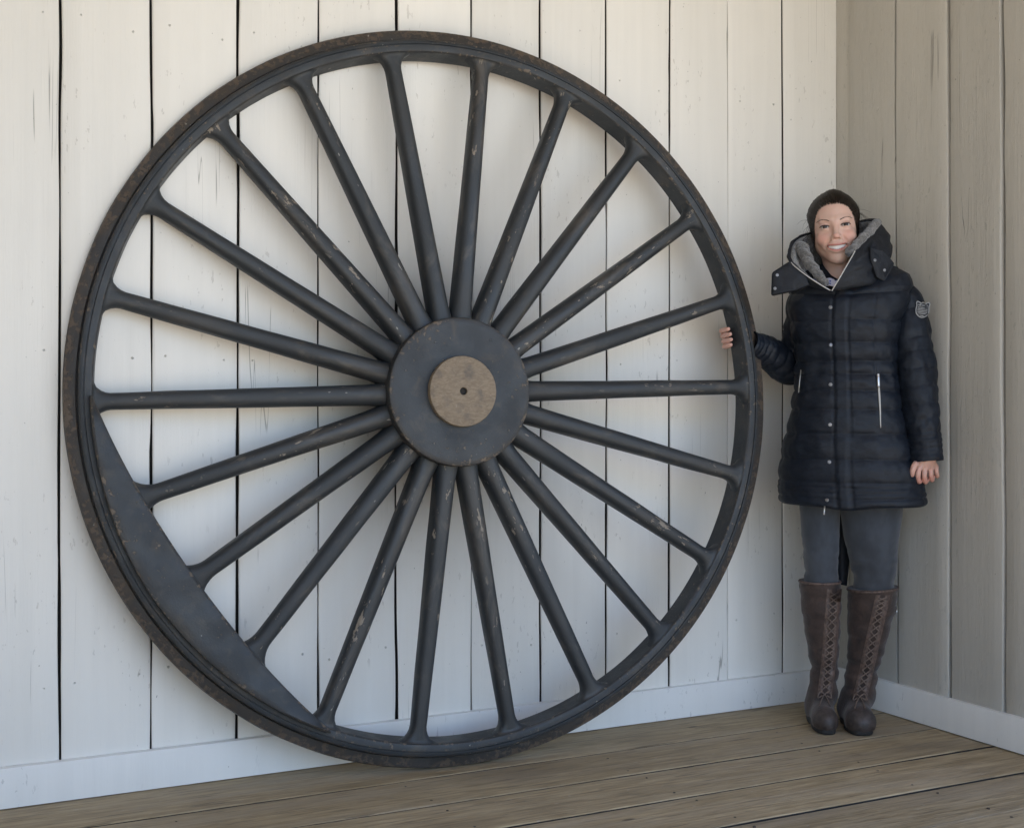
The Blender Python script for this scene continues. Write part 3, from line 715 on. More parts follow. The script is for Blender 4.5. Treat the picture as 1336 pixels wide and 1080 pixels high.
for s in (-1, 1):
    mb = MB()
    for i in range(70):
        u = random.random(); px = s * (.0155 + .036*u); pz = .0165 + .0075*math.sin(min(1, u*1.25)*math.pi*.62) - .006*max(0, u - .6) + random.uniform(-.0014, .0014)*(1 - .6*u)
        a = face_pt(px, pz, .0006); b2 = face_pt(px + s*.005, pz + .0022*(1 - 1.8*u), .0012)
        mb.tube([a, (a + b2)/2 + (a - HO)*.002, b2], [.0004, .00035, .00015], 4, False)
    mb.build('eyebrow', M['brow'], body)
tb = MB()
for i in range(-5, 5):        # upper row of teeth
    x0, x1 = (i + .015)*.0052, (i + .985)*.0052; hh = .0118 if i in (-1, 0) else .0112 if i in (-2, 1) else .0104
    P = []
    for (xx, dz, dy) in ((x0, .003, 0), (x1, .003, 0), (x1, .003 - hh, 0), (x0, .003 - hh, 0)):
        P.append((xx, dz, dy))
    vv = []
    for back in (0, 1):
        for (xx, dz, dy) in P:
            xm = (x0 + x1)/2; sq = .96 if dz < 0 else 1.0
            xx2 = xm + (xx - xm)*sq
            vv.append(h2l((xx2, .0790 - 15*xx2*xx2 - .004*back, mouth_z(abs(xx2))*1.0 + .0035 + dz)))
    tb.add(vv, [(0, 1, 2, 3), (7, 6, 5, 4), (0, 4, 5, 1), (1, 5, 6, 2), (2, 6, 7, 3), (3, 7, 4, 0)])
tb.build('teeth', M['teeth'], body, False)

# ---- hair
H = Field(HO - np.array([.12, .13, .13]), HO + np.array([.12, .17, .14]), .0025)
sl, X, Y, Z = H.block(H.lo, H.lo + H.h * H.n)
x, y, z = head_uv(X, Y, Z); ax = np.abs(x)
ex, ez = np.abs((x + .001) / .0695), np.abs((z + .030) / .1160)
lim = ((ex**3.0 + ez**3.0)**(1/3) - 1) * .066 + .0035*np.exp(-(x/.012)**2)*(z > 0) + .0007*np.sin(np.arctan2(x, z + .03)*37) + .0005*np.sin(np.arctan2(x, z + .03)*83 + 1)
th_h = np.where(y > -.01, .0012 + .0085*np.clip(lim/.022, 0, 1)**.7*np.clip(.35 + z/.06, .35, 1), .0035 + .0055*np.clip(z/.05, 0, 1)) + .0022*np.sin(x*70 + 1)*np.clip(lim/.02, 0, 1)*np.clip(z/.04, 0, 1)
c = ell(x, y, z, (0, -.016, .030), (.0715, .092, .081)) - th_h
c = smin(c, cap_d(ax, y, z, (.0620, -.008, .024), (.0600, -.022, -.046), .0055, .0070), .010)
c = smin(c, cap_d(ax, y, z, (.0590, -.022, .0), (.0400, -.075, -.045), .0100, .014), .016)
c = smin(c, ell(x, y, z, (.01, -.105, -.020), (.045, .040, .042)), .02)
c = -smin(-c, np.maximum(lim, -(y - .002 + .014*np.clip((.05 - z)/.03, 0, 1))), .003)
c = np.maximum(c, -(z + .066))
H.F = c.astype(np.float32)
hv, hf = H.mesh()
hx_, hy_, hz_ = head_uv(hv[:, 0], hv[:, 1], hv[:, 2])
gang = np.arctan2(hx_, hz_ + .03); gro = .6*vnoise(np.stack([gang * 46, hy_ * 9, hz_*0], 1), (1, 1, 1), 3) + .4*vnoise(np.stack([gang * 120, hy_ * 14, hz_*0], 1), (1, 1, 1), 5)
hv = hv + (hv - HO) / np.linalg.norm(hv - HO, axis=1)[:, None] * (gro * .0009)[:, None]
tones = [np.clip(gro*.4 + .3, 0, 1)]
hm = MB(); hm.add(hv, hf)
hsel = (np.linalg.norm(V - HO, axis=1) < .15); fs = Fq[hsel[Fq].all(1)]; uq, inv = np.unique(fs, return_inverse=True)
cv_ = np.concatenate([hv, V[uq]]); cf_ = np.concatenate([hf, inv.reshape(-1, 4) + len(hv)])
hbv = BVHTree.FromPolygons([Vector(v) for v in cv_], [tuple(q) for q in cf_.tolist()])
for i in range(2600):
    ph = random.uniform(-1.9, 1.9); P = []; r0 = random.choice((1 - .12*random.random()**2*max(0, math.cos(ph)), random.uniform(.99, 1.14))); lift = random.uniform(-.0002, .0009) + (.004*random.random() if random.random() < .02 else 0)
    q_ = (abs(math.sin(ph))**3 + abs(math.cos(ph))**3)**(-1/3); sx, sz = math.sin(ph)*.0700*r0*q_, -.030 + math.cos(ph)*.1160*r0*q_
    for t in np.linspace(0, random.uniform(.55, 1), 9):
        px = sx*(1 - .55*t*t) ; pz = sz*(1 - t) + (-.02)*t + .035*math.sin(math.pi*t)*max(0, math.cos(ph)); py = .075*max(.15, math.cos(ph*.8)) - .18*t
        d = h2l((px, py, pz)) - h2l((0, -.02, .015)); d /= np.linalg.norm(d)
        o = h2l((0, -.02, .015)); h = hbv.ray_cast(Vector(o + d*.3), Vector(-d))
        if h[0] is None: break
        if np.linalg.norm(np.array(h[0]) - o) < .06: break
        P.append(np.array(h[0]) + d*lift)
    if len(P) > 3:
        hm.tube(np.array(P), np.linspace(.0005, .0003, len(P)), 3, False); tones.append(np.full(len(P)*3, random.random()**1.5))
for i in range(40):           # loose wisps
    s = 1 if random.random() < .65 else -1; a = h2l((s*.076, -.01, random.uniform(-.03, .05)))
    P = [a]; v = np.array([s*random.uniform(.2, 1), -.2, random.uniform(-.6, .5)])
    for k in range(7): v = v + np.array([random.uniform(-.4, .4), random.uniform(-.3, .3), -.18]); P.append(P[-1] + v/np.linalg.norm(v)*.006)
    hm.tube(np.array(P), np.linspace(.0005, .0002, len(P)), 3, False); tones.append(np.full(len(P)*3, .3))
hair = hm.build('hair', M['hair'], person)
at = hair.data.attributes.new('tone', 'FLOAT', 'POINT'); at.data.foreach_set('value', np.concatenate(tones).astype(np.float32))

# ---- quilted coat
PSI = R_(21); BF = np.array([-math.sin(PSI), -math.cos(PSI), 0]); BS = np.array([math.cos(PSI), -math.sin(PSI), 0])
tabp = np.array([(657, 1019, 1206), (640, 1017, 1204), (620, 1019, 1199), (580, 1026, 1190), (540, 1034, 1181), (500, 1040, 1174), (472, 1041, 1171), (450, 1039, 1171), (420, 1034, 1174), (395, 1031, 1181), (375, 1034, 1184), (360, 1042, 1178), (350, 1056, 1164), (343, 1074, 1143), (339, 1092, 1118)], float)
TY = -.032
tz = np.array([lp(0, p, TY)[2] for p in tabp[:, 0]]); tcx = np.array([(lp(a, 0, TY)[0] + lp(b, 0, TY)[0]) / 2 for a, b in tabp[:, 1:]]); thw = (tabp[:, 2] - tabp[:, 1]) / 2 * (PD + TY) / FPX - np.interp(tabp[:, 0], [380, 480, 660], [.001, .006, .011])
tb_ = np.array([.152, .150, .146, .140, .132, .124, .119, .124, .132, .126, .110, .090, .070, .050, .02])
pyz = lambda p: lp(0, p, TY)[2]
seam_py = [657, 646, 639, 632.5, 626, 598, 566, 535, 511, 490, 474, 450, 421, 383, 352, 330]
seam_z = np.array([pyz(p) for p in seam_py])
def puff(s, seams, amp=.19, cap=.0082):
    i = np.clip(np.searchsorted(seams, s) - 1, 0, len(seams) - 2); w = seams[i+1] - seams[i]; t = np.clip((s - seams[i]) / w, 0, 1)
    return np.minimum(amp * w, cap) * np.abs(np.sin(math.pi * t)) ** .62, 1 - np.abs(np.sin(math.pi * t)) ** .5
NZ, NT_ = 290, 240
zz = np.linspace(tz[0], tz[-1], NZ); th = np.arange(NT_) / NT_ * 2 * math.pi
TH, ZZ = np.meshgrid(th, zz)
cx = np.interp(ZZ, tz, tcx); hw = np.interp(ZZ, tz, thw); bb = np.interp(ZZ, tz, tb_)
aa = np.sqrt(np.maximum(hw**2 - (bb*math.sin(PSI))**2, .0004)) / math.cos(PSI)
e = 2 / 2.35; c_, s_ = np.cos(TH), np.sin(TH)
U = np.sign(c_)*np.abs(c_)**e; W = np.sign(s_)*np.abs(s_)**e          # U along the shoulders, W to the front
base = np.stack([cx, np.full_like(cx, TY), ZZ], -1) + (U*aa)[..., None]*BS + (W*bb)[..., None]*BF
nrm = (U/np.maximum(aa, .02))[..., None]*BS + (W/np.maximum(bb, .02))[..., None]*BF; nrm /= np.linalg.norm(nrm, axis=-1)[..., None]
ring = np.stack([c_*2.2, s_*2.2, ZZ*0], -1)
zs = ZZ + .0055*vnoise(ring, (1, 1, 1), 11)*np.clip((1.35 - ZZ)/.1, 0, 1)*np.clip((ZZ - .78)/.1, 0, 1)
pf, nearseam = puff(zs, seam_z)
uc = (U*aa)
pl = np.clip((.0205 - np.abs(uc + .004))/.0030, 0, 1) * (W > 0)        # front placket
wr1 = vnoise(np.stack([c_*11, s_*11, ZZ*45], -1), (1, 1, 1), 21); wr2 = vnoise(np.stack([c_*5, s_*5, ZZ*30], -1), (1, 1, 1), 22); wr3 = vnoise(np.stack([c_*3, s_*3, ZZ*9], -1), (1, 1, 1), 23); wr4 = vnoise(np.stack([c_*7 + ZZ*9, s_*7, ZZ*60], -1), (1, 1, 1), 24)
waist = np.exp(-((ZZ - pyz(478))/.05)**2)
dsp = pf*(1 - .35*pl) + .0016*wr1*(.15 + 1.0*nearseam) + .0024*wr2*(.4 + waist) + .0045*wr3 + .0020*wr4*(1 - .5*pl) + .0055*pl
edge = np.exp(-((np.abs(uc + .004) - .0225)/.0028)**2)*(W > 0); dsp -= .0045*edge
pr = np.exp(-((uc - .093)/.0022)**2)*(W > 0)*np.clip((ZZ - pyz(500))/.02, 0, 1); dsp -= .0030*pr        # seam down the front panel
dsp *= np.clip((tz[-1] - ZZ)/.03, 0, 1)
hem = np.clip((ZZ - tz[0])/.006, 0, 1)**.5; dsp = dsp*hem - .006*(1 - hem)
hemdrop = np.zeros_like(ZZ); hemdrop = -.010*np.exp(-(uc/.06)**2)*(W > 0)*np.clip((tz[0] + .05 - ZZ)/.05, 0, 1)
TV = base + nrm*dsp[..., None]; TV[..., 2] += hemdrop
nk = np.clip((ZZ - pyz(392))/(tz[-1] - pyz(392)), 0, 1); TV[..., 2] -= .058*nk*np.clip(W, 0, 1)*np.clip(1.15 - np.abs(U), 0, 1)
faces = [tuple(q) for q in grid_faces(NZ, NT_, False, True)]
# hem turns inwards
nb_ = NZ*NT_; inner = TV[0] + (np.array([tcx[0], TY, 0]) - TV[0])*np.array([.10, .10, 0]) + np.array([0, 0, .004]); inn2 = inner + np.array([0, 0, .10])
allv = np.concatenate([TV.reshape(-1, 3), inner, inn2]); 
for j in range(NT_):
    j2 = (j+1) % NT_; faces += [(j2, j, nb_ + j, nb_ + j2), (nb_ + j2, nb_ + j, nb_ + NT_ + j, nb_ + NT_ + j2)]
faces += [tuple((NZ-1)*NT_ + j for j in range(NT_))]
coat = build('coat', allv, faces, M['jacket'], person)
def sleeve(pts, rad, seams_s, seed, flat=.94, tail=None):
    n, m = 230, 96; P = crom(pts, n); L = np.concatenate([[0], np.cumsum(np.linalg.norm(np.diff(P, axis=0), axis=1))]); s = L/L[-1]
    r = np.interp(s, np.linspace(0, 1, len(rad)), rad); T, U, V = frames(P); a = np.arange(m)/m*2*math.pi
    A, S = np.meshgrid(a, s); seams = np.array(seams_s)
    ss = S + .012*vnoise(np.stack([np.cos(A)*1.7, np.sin(A)*1.7, S*0], -1), (1, 1, 1), seed)*np.clip((.84 - S)/.1, 0, 1)
    w_ = np.array(seams); pfv, ns = puff(ss, w_, .15*L[-1], .0042)
    q = np.stack([np.cos(A)*4.5, np.sin(A)*4.5, S*26], -1)
    d = pfv + .0032*vnoise(q, (1, 1, 1), seed+1)*(.5 + .7*ns) + .0035*vnoise(q, (.4, .4, .9), seed+2) + .004*vnoise(q, (.3, .3, .35), seed+3)
    d = d*np.clip((1 - S)/.012, 0, 1)**.5
    rr = (r[:, None] - .006 + d)
    W3 = P[:, None] + rr[..., None]*(np.cos(A)[..., None]*U[:, None] + flat*np.sin(A)[..., None]*V[:, None])
    f = [tuple(x) for x in grid_faces(n, m, False, True)]; k = n*m
    e1 = P[-1] + (W3[-1] - P[-1])*.84; e2 = e1 - T[-1]*.06
    for j in range(m):
        j2 = (j+1) % m; f += [((n-1)*m + j, (n-1)*m + j2, k + j2, k + j), (k + j, k + j2, k + m + j2, k + m + j)]
    f += [tuple(range(m-1, -1, -1))]
    return build('sleeve', np.concatenate([W3.reshape(-1, 3), e1, e2]), f, M['jacket'], coat)
arm_r = [lp(1156, 360, -.040), lp(1173, 376, -.052), lp(1183, 400, -.068), lp(1188, 428, -.086), lp(1195, 475, -.112), lp(1202, 535, -.138), lp(1209.5, 602, -.155)]
S_R = sleeve(arm_r, [.030, .0600, .0665, .067, .062, .059, .0575], [0, .11, .235, .385, .45, .54, .63, .715, .79, .855, .883, .911, .939, .967, 1.0], 31)
arm_l = [lp(1058, 378, -.005), lp(1047, 410, .030), lp(1043, 448, .070), lp(1036, 480, .090), lp(1010, 466, .050), lp(990, 455, .010), lp(976, 447, -.020)]
S_L = sleeve(arm_l, [.045, .058, .058, .060, .058, .054, .047], [0, .1, .2, .3, .40, .48, .56, .64, .72, .80, .86, .90, .94, .97, 1.0], 51)

# ---- high collar with fleece lining
def collar():
    K = [(1084, 379, -.172, 1033, 343, -.150), (1060, 374, -.150, 1029, 330, -.110), (1047, 362, -.070, 1035, 313, -.055), (1052, 350, .010, 1052, 304, .010), (1096, 345, .055, 1094, 296, .075), (1136, 348, .02, 1130, 286, .045),
         (1155, 354, -.050, 1144, 287, .0), (1154, 366, -.110, 1140, 299, -.065), (1124, 374, -.160, 1128, 313, -.125), (1085, 379.5, -.175, 1115, 328, -.168)]
    n = 110; Bc = crom([lp(*k[:3]) for k in K], n); Tc = crom([lp(*k[3:]) for k in K], n); m = 30
    cen = lp(1095, 350, -.045); mid = (Bc + Tc)/2; od = mid - cen; od[:, 2] = 0; od /= np.linalg.norm(od, axis=1)[:, None]
    t = np.linspace(0, 1, m)
    G = Bc[:, None] + (Tc - Bc)[:, None]*t[None, :, None] + od[:, None]*(.016*np.sin(math.pi*t)**.8)[None, :, None]
    A, TT = np.meshgrid(np.linspace(0, 1, n), t, indexing='ij')
    wz = vnoise(np.stack([A*15, TT*4, A*0], -1), (1, 1, 1), 61)*.0085 + vnoise(np.stack([A*30, TT*10, A*0], -1), (1, 1, 1), 62)*.0045
    taper = np.clip(A/.06, 0, 1)*np.clip((1 - A)/.06, 0, 1)
    tk = .004 + .0075*np.sin(math.pi*np.clip(TT*1.02, 0, 1))**.5*(.35 + .65*taper)
    O = G + od[:, None]*(tk + wz*taper)[..., None]; I = G - od[:, None]*(tk*.8)[..., None]
    v = np.concatenate([O.reshape(-1, 3), I.reshape(-1, 3)]); k = n*m
    f = [tuple(q) for q in grid_faces(n, m)] + [tuple(q)[::-1] for q in grid_faces(n, m, off=k)]
    for i in range(n - 1): f += [(i*m + m-1, (i+1)*m + m-1, k + (i+1)*m + m-1, k + i*m + m-1), ((i+1)*m, i*m, k + i*m, k + (i+1)*m)]
    for j in range(m - 1): f += [(j, j+1, k + j+1, k + j), ((n-1)*m + j+1, (n-1)*m + j, k + (n-1)*m + j, k + (n-1)*m + j+1)]
    build('collar', v, f, M['jacket_plain'], coat)
    # fleece, a little inside and short of the edge, thick at the turned-out sides
    fz = vnoise(np.stack([A*90, TT*40, A*0], -1), (1, 1, 1), 63)*.0030 + vnoise(np.stack([A*30, TT*14, A*0], -1), (1, 1, 1), 64)*.0035
    i0, i1 = 4, n - 3; j1 = m - 2
    Lf = I - od[:, None]*(.0065 + .0075*np.clip(TT*1.6, 0, 1)*np.sin(math.pi*A)**.5 + fz)[..., None]
    Lf = Lf[i0:i1, :j1]; Bk = (I - od[:, None]*.001)[i0:i1, :j1]; n2, m2 = Lf.shape[:2]; k = n2*m2
    v = np.concatenate([Lf.reshape(-1, 3), Bk.reshape(-1, 3)])
    f = [tuple(q)[::-1] for q in grid_faces(n2, m2)] + [tuple(q) for q in grid_faces(n2, m2, off=k)]
    for i in range(n2 - 1): f += [((i+1)*m2 + m2-1, i*m2 + m2-1, k + i*m2 + m2-1, k + (i+1)*m2 + m2-1)]
    for j in range(m2 - 1): f += [(j+1, j, k + j, k + j+1), ((n2-1)*m2 + j, (n2-1)*m2 + j+1, k + (n2-1)*m2 + j+1, k + (n2-1)*m2 + j)]
    build('fleece_lining', v, f, M['fleece'], coat)
    mb = MB()      # fleece turned out along the collar's front edges
    for path, r0, r1 in (([(1146, 289, .0), (1140, 296, -.055), (1128, 309, -.115), (1115, 322, -.152), (1105, 333, -.160)], .0150, .0135), ([(1044, 318, -.05), (1050, 332, -.095), (1060, 349, -.130), (1071, 363, -.150), (1079, 372, -.158)], .0215, .0100)):
        P = crom([lp(*q) for q in path], 60); v, f = tube(P, np.linspace(r0, r1, 60)*np.minimum(1, np.minimum(np.arange(60) + 2, 62 - np.arange(60))/8)**.5, 28)
        c_ = np.repeat(P, 28, 0); dd = v - c_; dd /= np.linalg.norm(dd, axis=1)[:, None] + 1e-9
        mb.add(v + dd*(vnoise(v, (170, 170, 170), 66)*.0028 + vnoise(v, (60, 60, 60), 67)*.0030)[:, None], f)
    mb.build('fleece_edge', M['fleece'], coat)
    for (i, nm) in ((0, 'zip'), (n - 1, 'zip')):
        P = O[i] + np.array([0, -.002, 0]); P = np.vstack([P])
        v, f = tube(P, .0018, 6); build(nm, v, f, M['zip'], coat)
    return O
CO = collar()
def flap(pts, th=.016, seed=0):
    """padded tab: rounded slab over a px polygon"""
    P = np.array([lp(*p) for p in pts]); n0 = len(P); Q = []
    for i in range(n0):                       # round the corners a little
        a, b, c = P[i-1], P[i], P[(i+1) % n0]
        for w in (.28, .14): Q.append(b + (a - b)*w*.5)
        Q.append(b + ((a + c)/2 - b)*.05)
        for w in (.14, .28): Q.append(b + (c - b)*w*.5)
    Q = np.array(Q); n = len(Q); c = Q.mean(0); nn = np.cross(P[1] - P[0], P[2] - P[0]); nn /= np.linalg.norm(nn)
    if nn[1] > 0: nn = -nn
    v = []; lay = [(1, -.5), (1.0, .0), (.985, .30), (.94, .46), (.90, .40), (.85, .50), (.6, .62), (.3, .66)]
    for s, o in lay: v.append(c + (Q - c)*s + nn*th*o + nn[None]*(.0050*vnoise(Q*s, (45, 45, 45), seed)[:, None] if s < .95 else 0))
    v = np.concatenate(v); k = len(lay); f = []
    ctr = (v[n] - v[0])
    for i in range(k - 1):
        for j in range(n): f.append((i*n + j, i*n + (j+1) % n, (i+1)*n + (j+1) % n, (i+1)*n + j))
    f += [tuple(range(n-1, -1, -1)), tuple((k-1)*n + j for j in range(n))]
    return build('collar_tab', v, f, M['jacket_plain'], coat)
fl = flap([(1030, 341, -.150), (1050, 356, -.168), (1056, 372, -.176), (1040, 379, -.170), (1006, 386, -.150), (1007, 356, -.142)], .016, 71)
fr = flap([(1135, 322, -.160), (1152, 326, -.150), (1166, 344, -.140), (1153, 368, -.150), (1143, 362, -.163), (1135, 340, -.170)], .016, 72)
def snap(bv, px, py, r=.0058):
    p, nr = cast(bv, px, py); nr = nr if nr @ (CAML - p) > 0 else -nr
    pr = [(1, 0), (1, .35), (.88, .52), (.6, .58), (.5, .50), (.25, .62), (0.02, .66)]
    t1 = np.cross(nr, [0, 0, 1.]); t1 /= np.linalg.norm(t1); t2 = np.cross(nr, t1); a = np.arange(16)/16*2*math.pi
    v = np.concatenate([p + nr*(h*r*.9 - .001) + rr*r*(np.cos(a)[:, None]*t1 + np.sin(a)[:, None]*t2) for rr, h in pr])
    return build('snap', v, [tuple(q) for q in grid_faces(len(pr), 16, False, True)] + [tuple(range(15, -1, -1))], M['snap'], coat)
cbv = bvh_of(coat)
for q in ((1083.5, 401), (1084, 450), (1083.5, 501.6), (1083, 554), (1082, 602.6), (1079, 652)): snap(cbv, *q)
for q in ((1014, 359), (1011, 376.5)): snap(bvh_of(fl), *q, .0050)
for q in ((1141.5, 339.5), (1154, 352.5)): snap(bvh_of(fr), *q, .0050)
snap(cbv, 1102, 361, .0045)
def strip_on(bv, pts, rad, mat, name, parent, n=24, lift=.0015, flat=None):
    P = crom([(a, b, 0) for a, b in pts], n); Q = np.array([cast(bv, a, b)[0] for a, b, _ in P]); d = Q - CAML; d /= np.linalg.norm(d, axis=1)[:, None]
    v, f = tube(Q - d*lift, rad, 7); return build(name, v, f, mat, parent)
strip_on(cbv, [(1146, 489), (1146.5, 505), (1148, 530), (1149, 558)], np.interp(np.linspace(0, 1, 24), [0, .2, .5, 1], [.0022, .0030, .0036, .0014]), M['zip'], 'pocket_zip', coat)
strip_on(cbv, [(1145.6, 489), (1146, 495), (1146.3, 505)], .0050, M['silver'], 'zip_pull', coat, 8, .003)
strip_on(cbv, [(1045, 483), (1043.5, 496), (1042, 512)], .0018, M['zip'], 'pocket_zip', coat)
zp = MB(); p0 = lp(1076, 660, -.20); zp.tube([p0, p0 - np.array([.001, 0, .012]), p0 - np.array([.002, 0, .026])], [.0024, .002, .0026], 8); zp.build('zip_pull', M['silver'], coat)
# crest on the sleeve: shield, border, crown and bars
sbv = bvh_of(S_R)
def on_arm(u, v, lift):      # u,v in px about the crest's middle
    ca, sa = math.cos(R_(-7)), math.sin(R_(-7)); p, _ = cast(sbv, 1203.5 + u*ca - v*sa*-1, 404 + v*ca + u*sa*-1)
    d = p - CAML; return p - d/np.linalg.norm(d)*lift
shape = [(-9.5, -8), (-8.5, -10.5), (-5, -10), (-3.5, -8.2), (0, -10.2), (3.5, -8.2), (5, -10), (8.5, -10.5), (9.5, -8), (8.5, -5), (9.2, 1), (8, 6), (4.5, 9.5), (0, 11), (-4.5, 9.5), (-8, 6), (-9.2, 1), (-8.5, -5)]
sh = np.array([p[:2] for p in crom([(a, b, 0) for a, b in shape + [shape[0]]], 55)])[:-1]
mb = MB(); n = len(sh); v = []
for s, l in ((1.0, .0005), (1.0, .003), (.6, .0034), (.2, .0034)): v += [on_arm(a*s, b*s, l) for a, b in sh]
mb.add(v, [tuple(q)[::-1] for q in grid_faces(4, n, False, True)] + [tuple(3*n + j for j in range(n))])
badge = mb.build('sleeve_badge', M['badge'], coat)
mb = MB(); ring_ = [on_arm(a*.93, b*.93, .0042) for a, b in sh]; mb.tube(ring_ + [ring_[0]], .0016, 6, False)
for a in (-4.6, 0, 4.6): mb.tube([on_arm(a - 1.4, -5.6, .0044), on_arm(a + 1.4, -5.6, .0044)], .0026, 6)
for b, hw_ in ((-2.6, 6.2), (-.6, 6.4), (1.4, 6.4), (3.4, 6.0), (5.2, 4.6)): mb.tube([on_arm(a, b, .0040) for a in np.linspace(-hw_, hw_, 7)], .0011, 5)
mb.tube([on_arm(-2, 8, .0042), on_arm(2, 8, .0042)], .0017, 6)
mb.build('badge_embroidery', M['badge_thread'], coat)
# dark navy panel filling the gap between the legs from behind
tl = MB(); T0 = [(1080, 650), (1090, 690), (1092, 735), (1094, 762)]; T1 = [(1122, 650), (1112, 690), (1108, 735), (1105, 764)]
A_ = crom([(*p, 0) for p in T0], 14); B_ = crom([(*p, 0) for p in T1], 14); v = []
for yy in (.060, .072):
    for i in range(14):
        for w in np.linspace(0, 1, 7): q = A_[i] + (B_[i] - A_[i])*w; v.append(lp(q[0], q[1], yy - .012*math.sin(w*math.pi)))
f = [tuple(q) for q in grid_faces(14, 7)] + [tuple(q)[::-1] for q in grid_faces(14, 7, off=98)]
for i in range(13): f += [(i*7 + 7, i*7, 98 + i*7, 98 + i*7 + 7), (i*7 + 6, i*7 + 13, 98 + i*7 + 13, 98 + i*7 + 6)]
f += [(91 + j + 1, 91 + j, 98 + 91 + j, 98 + 91 + j + 1) for j in range(6)]
tl.add(v, f); tl.build('leg_gap_panel', M['jacket_plain'], coat)
# shirt at the throat
sv = []; n = 30; m = 6
for i in range(n):
    a = i/(n-1)*math.pi*1.5 - math.pi*1.25
    for j in range(m):
        t = j/(m-1); c0 = lp(1085, 373 - 10*t, -.058 - .004*t); r = .062 - .006*t
        sv.append(c0 + np.array([math.cos(a)*r*1.0, math.sin(a)*r*1.25, .010*math.cos(a*2) + .003*math.sin(a*9)]))
sh_o = build('shirt', sv, [tuple(q) for q in grid_faces(n, m)], M['shirt'], person)
sm_ = sh_o.modifiers.new('thickness', 'SOLIDIFY'); sm_.thickness = .003

# ---- leggings
def legging(path, rad, seed):
    n, m = 90, 56; P = crom(path, n); r = np.interp(np.linspace(0, 1, n), np.linspace(0, 1, len(rad)), rad); a = np.arange(m)/m*2*math.pi
    A, S = np.meshgrid(a, np.linspace(0, 1, n)); kne = np.clip((S - .35)/.3, 0, 1)*.85 + .15
    d = .0046*vnoise(np.stack([np.cos(A)*1.6 + S*3, np.sin(A)*1.6, S*24], -1), (1, 1, 1), seed)*kne + .003*vnoise(np.stack([np.cos(A), np.sin(A), S*5], -1), (1, 1, 1), seed+1)
    W3 = P[:, None] + (r[:, None] + d)[..., None]*np.stack([np.cos(A), 1.05*np.sin(A), 0*A], -1)
    return [W3.reshape(-1, 3), [tuple(q)[::-1] for q in grid_faces(n, m, False, True)] + [tuple(range(m)), tuple((n-1)*m + j for j in range(m-1, -1, -1))]]
lg = MB()
lg.add(*legging([lp(1068, 630, -.005), lp(1069, 670, -.002), lp(1070, 710, .0), lp(1071, 745, .005), lp(1071, 785, .012)], [.066, .0605, .056, .0515, .049], 81))
lg.add(*legging([lp(1137, 630, -.030), lp(1137, 670, -.028), lp(1138, 710, -.020), lp(1140, 750, -.010), lp(1139, 795, .000)], [.096, .0930, .0820, .0650, .0560], 91))
lgo = lg.build('leggings', M['leggings'], person)

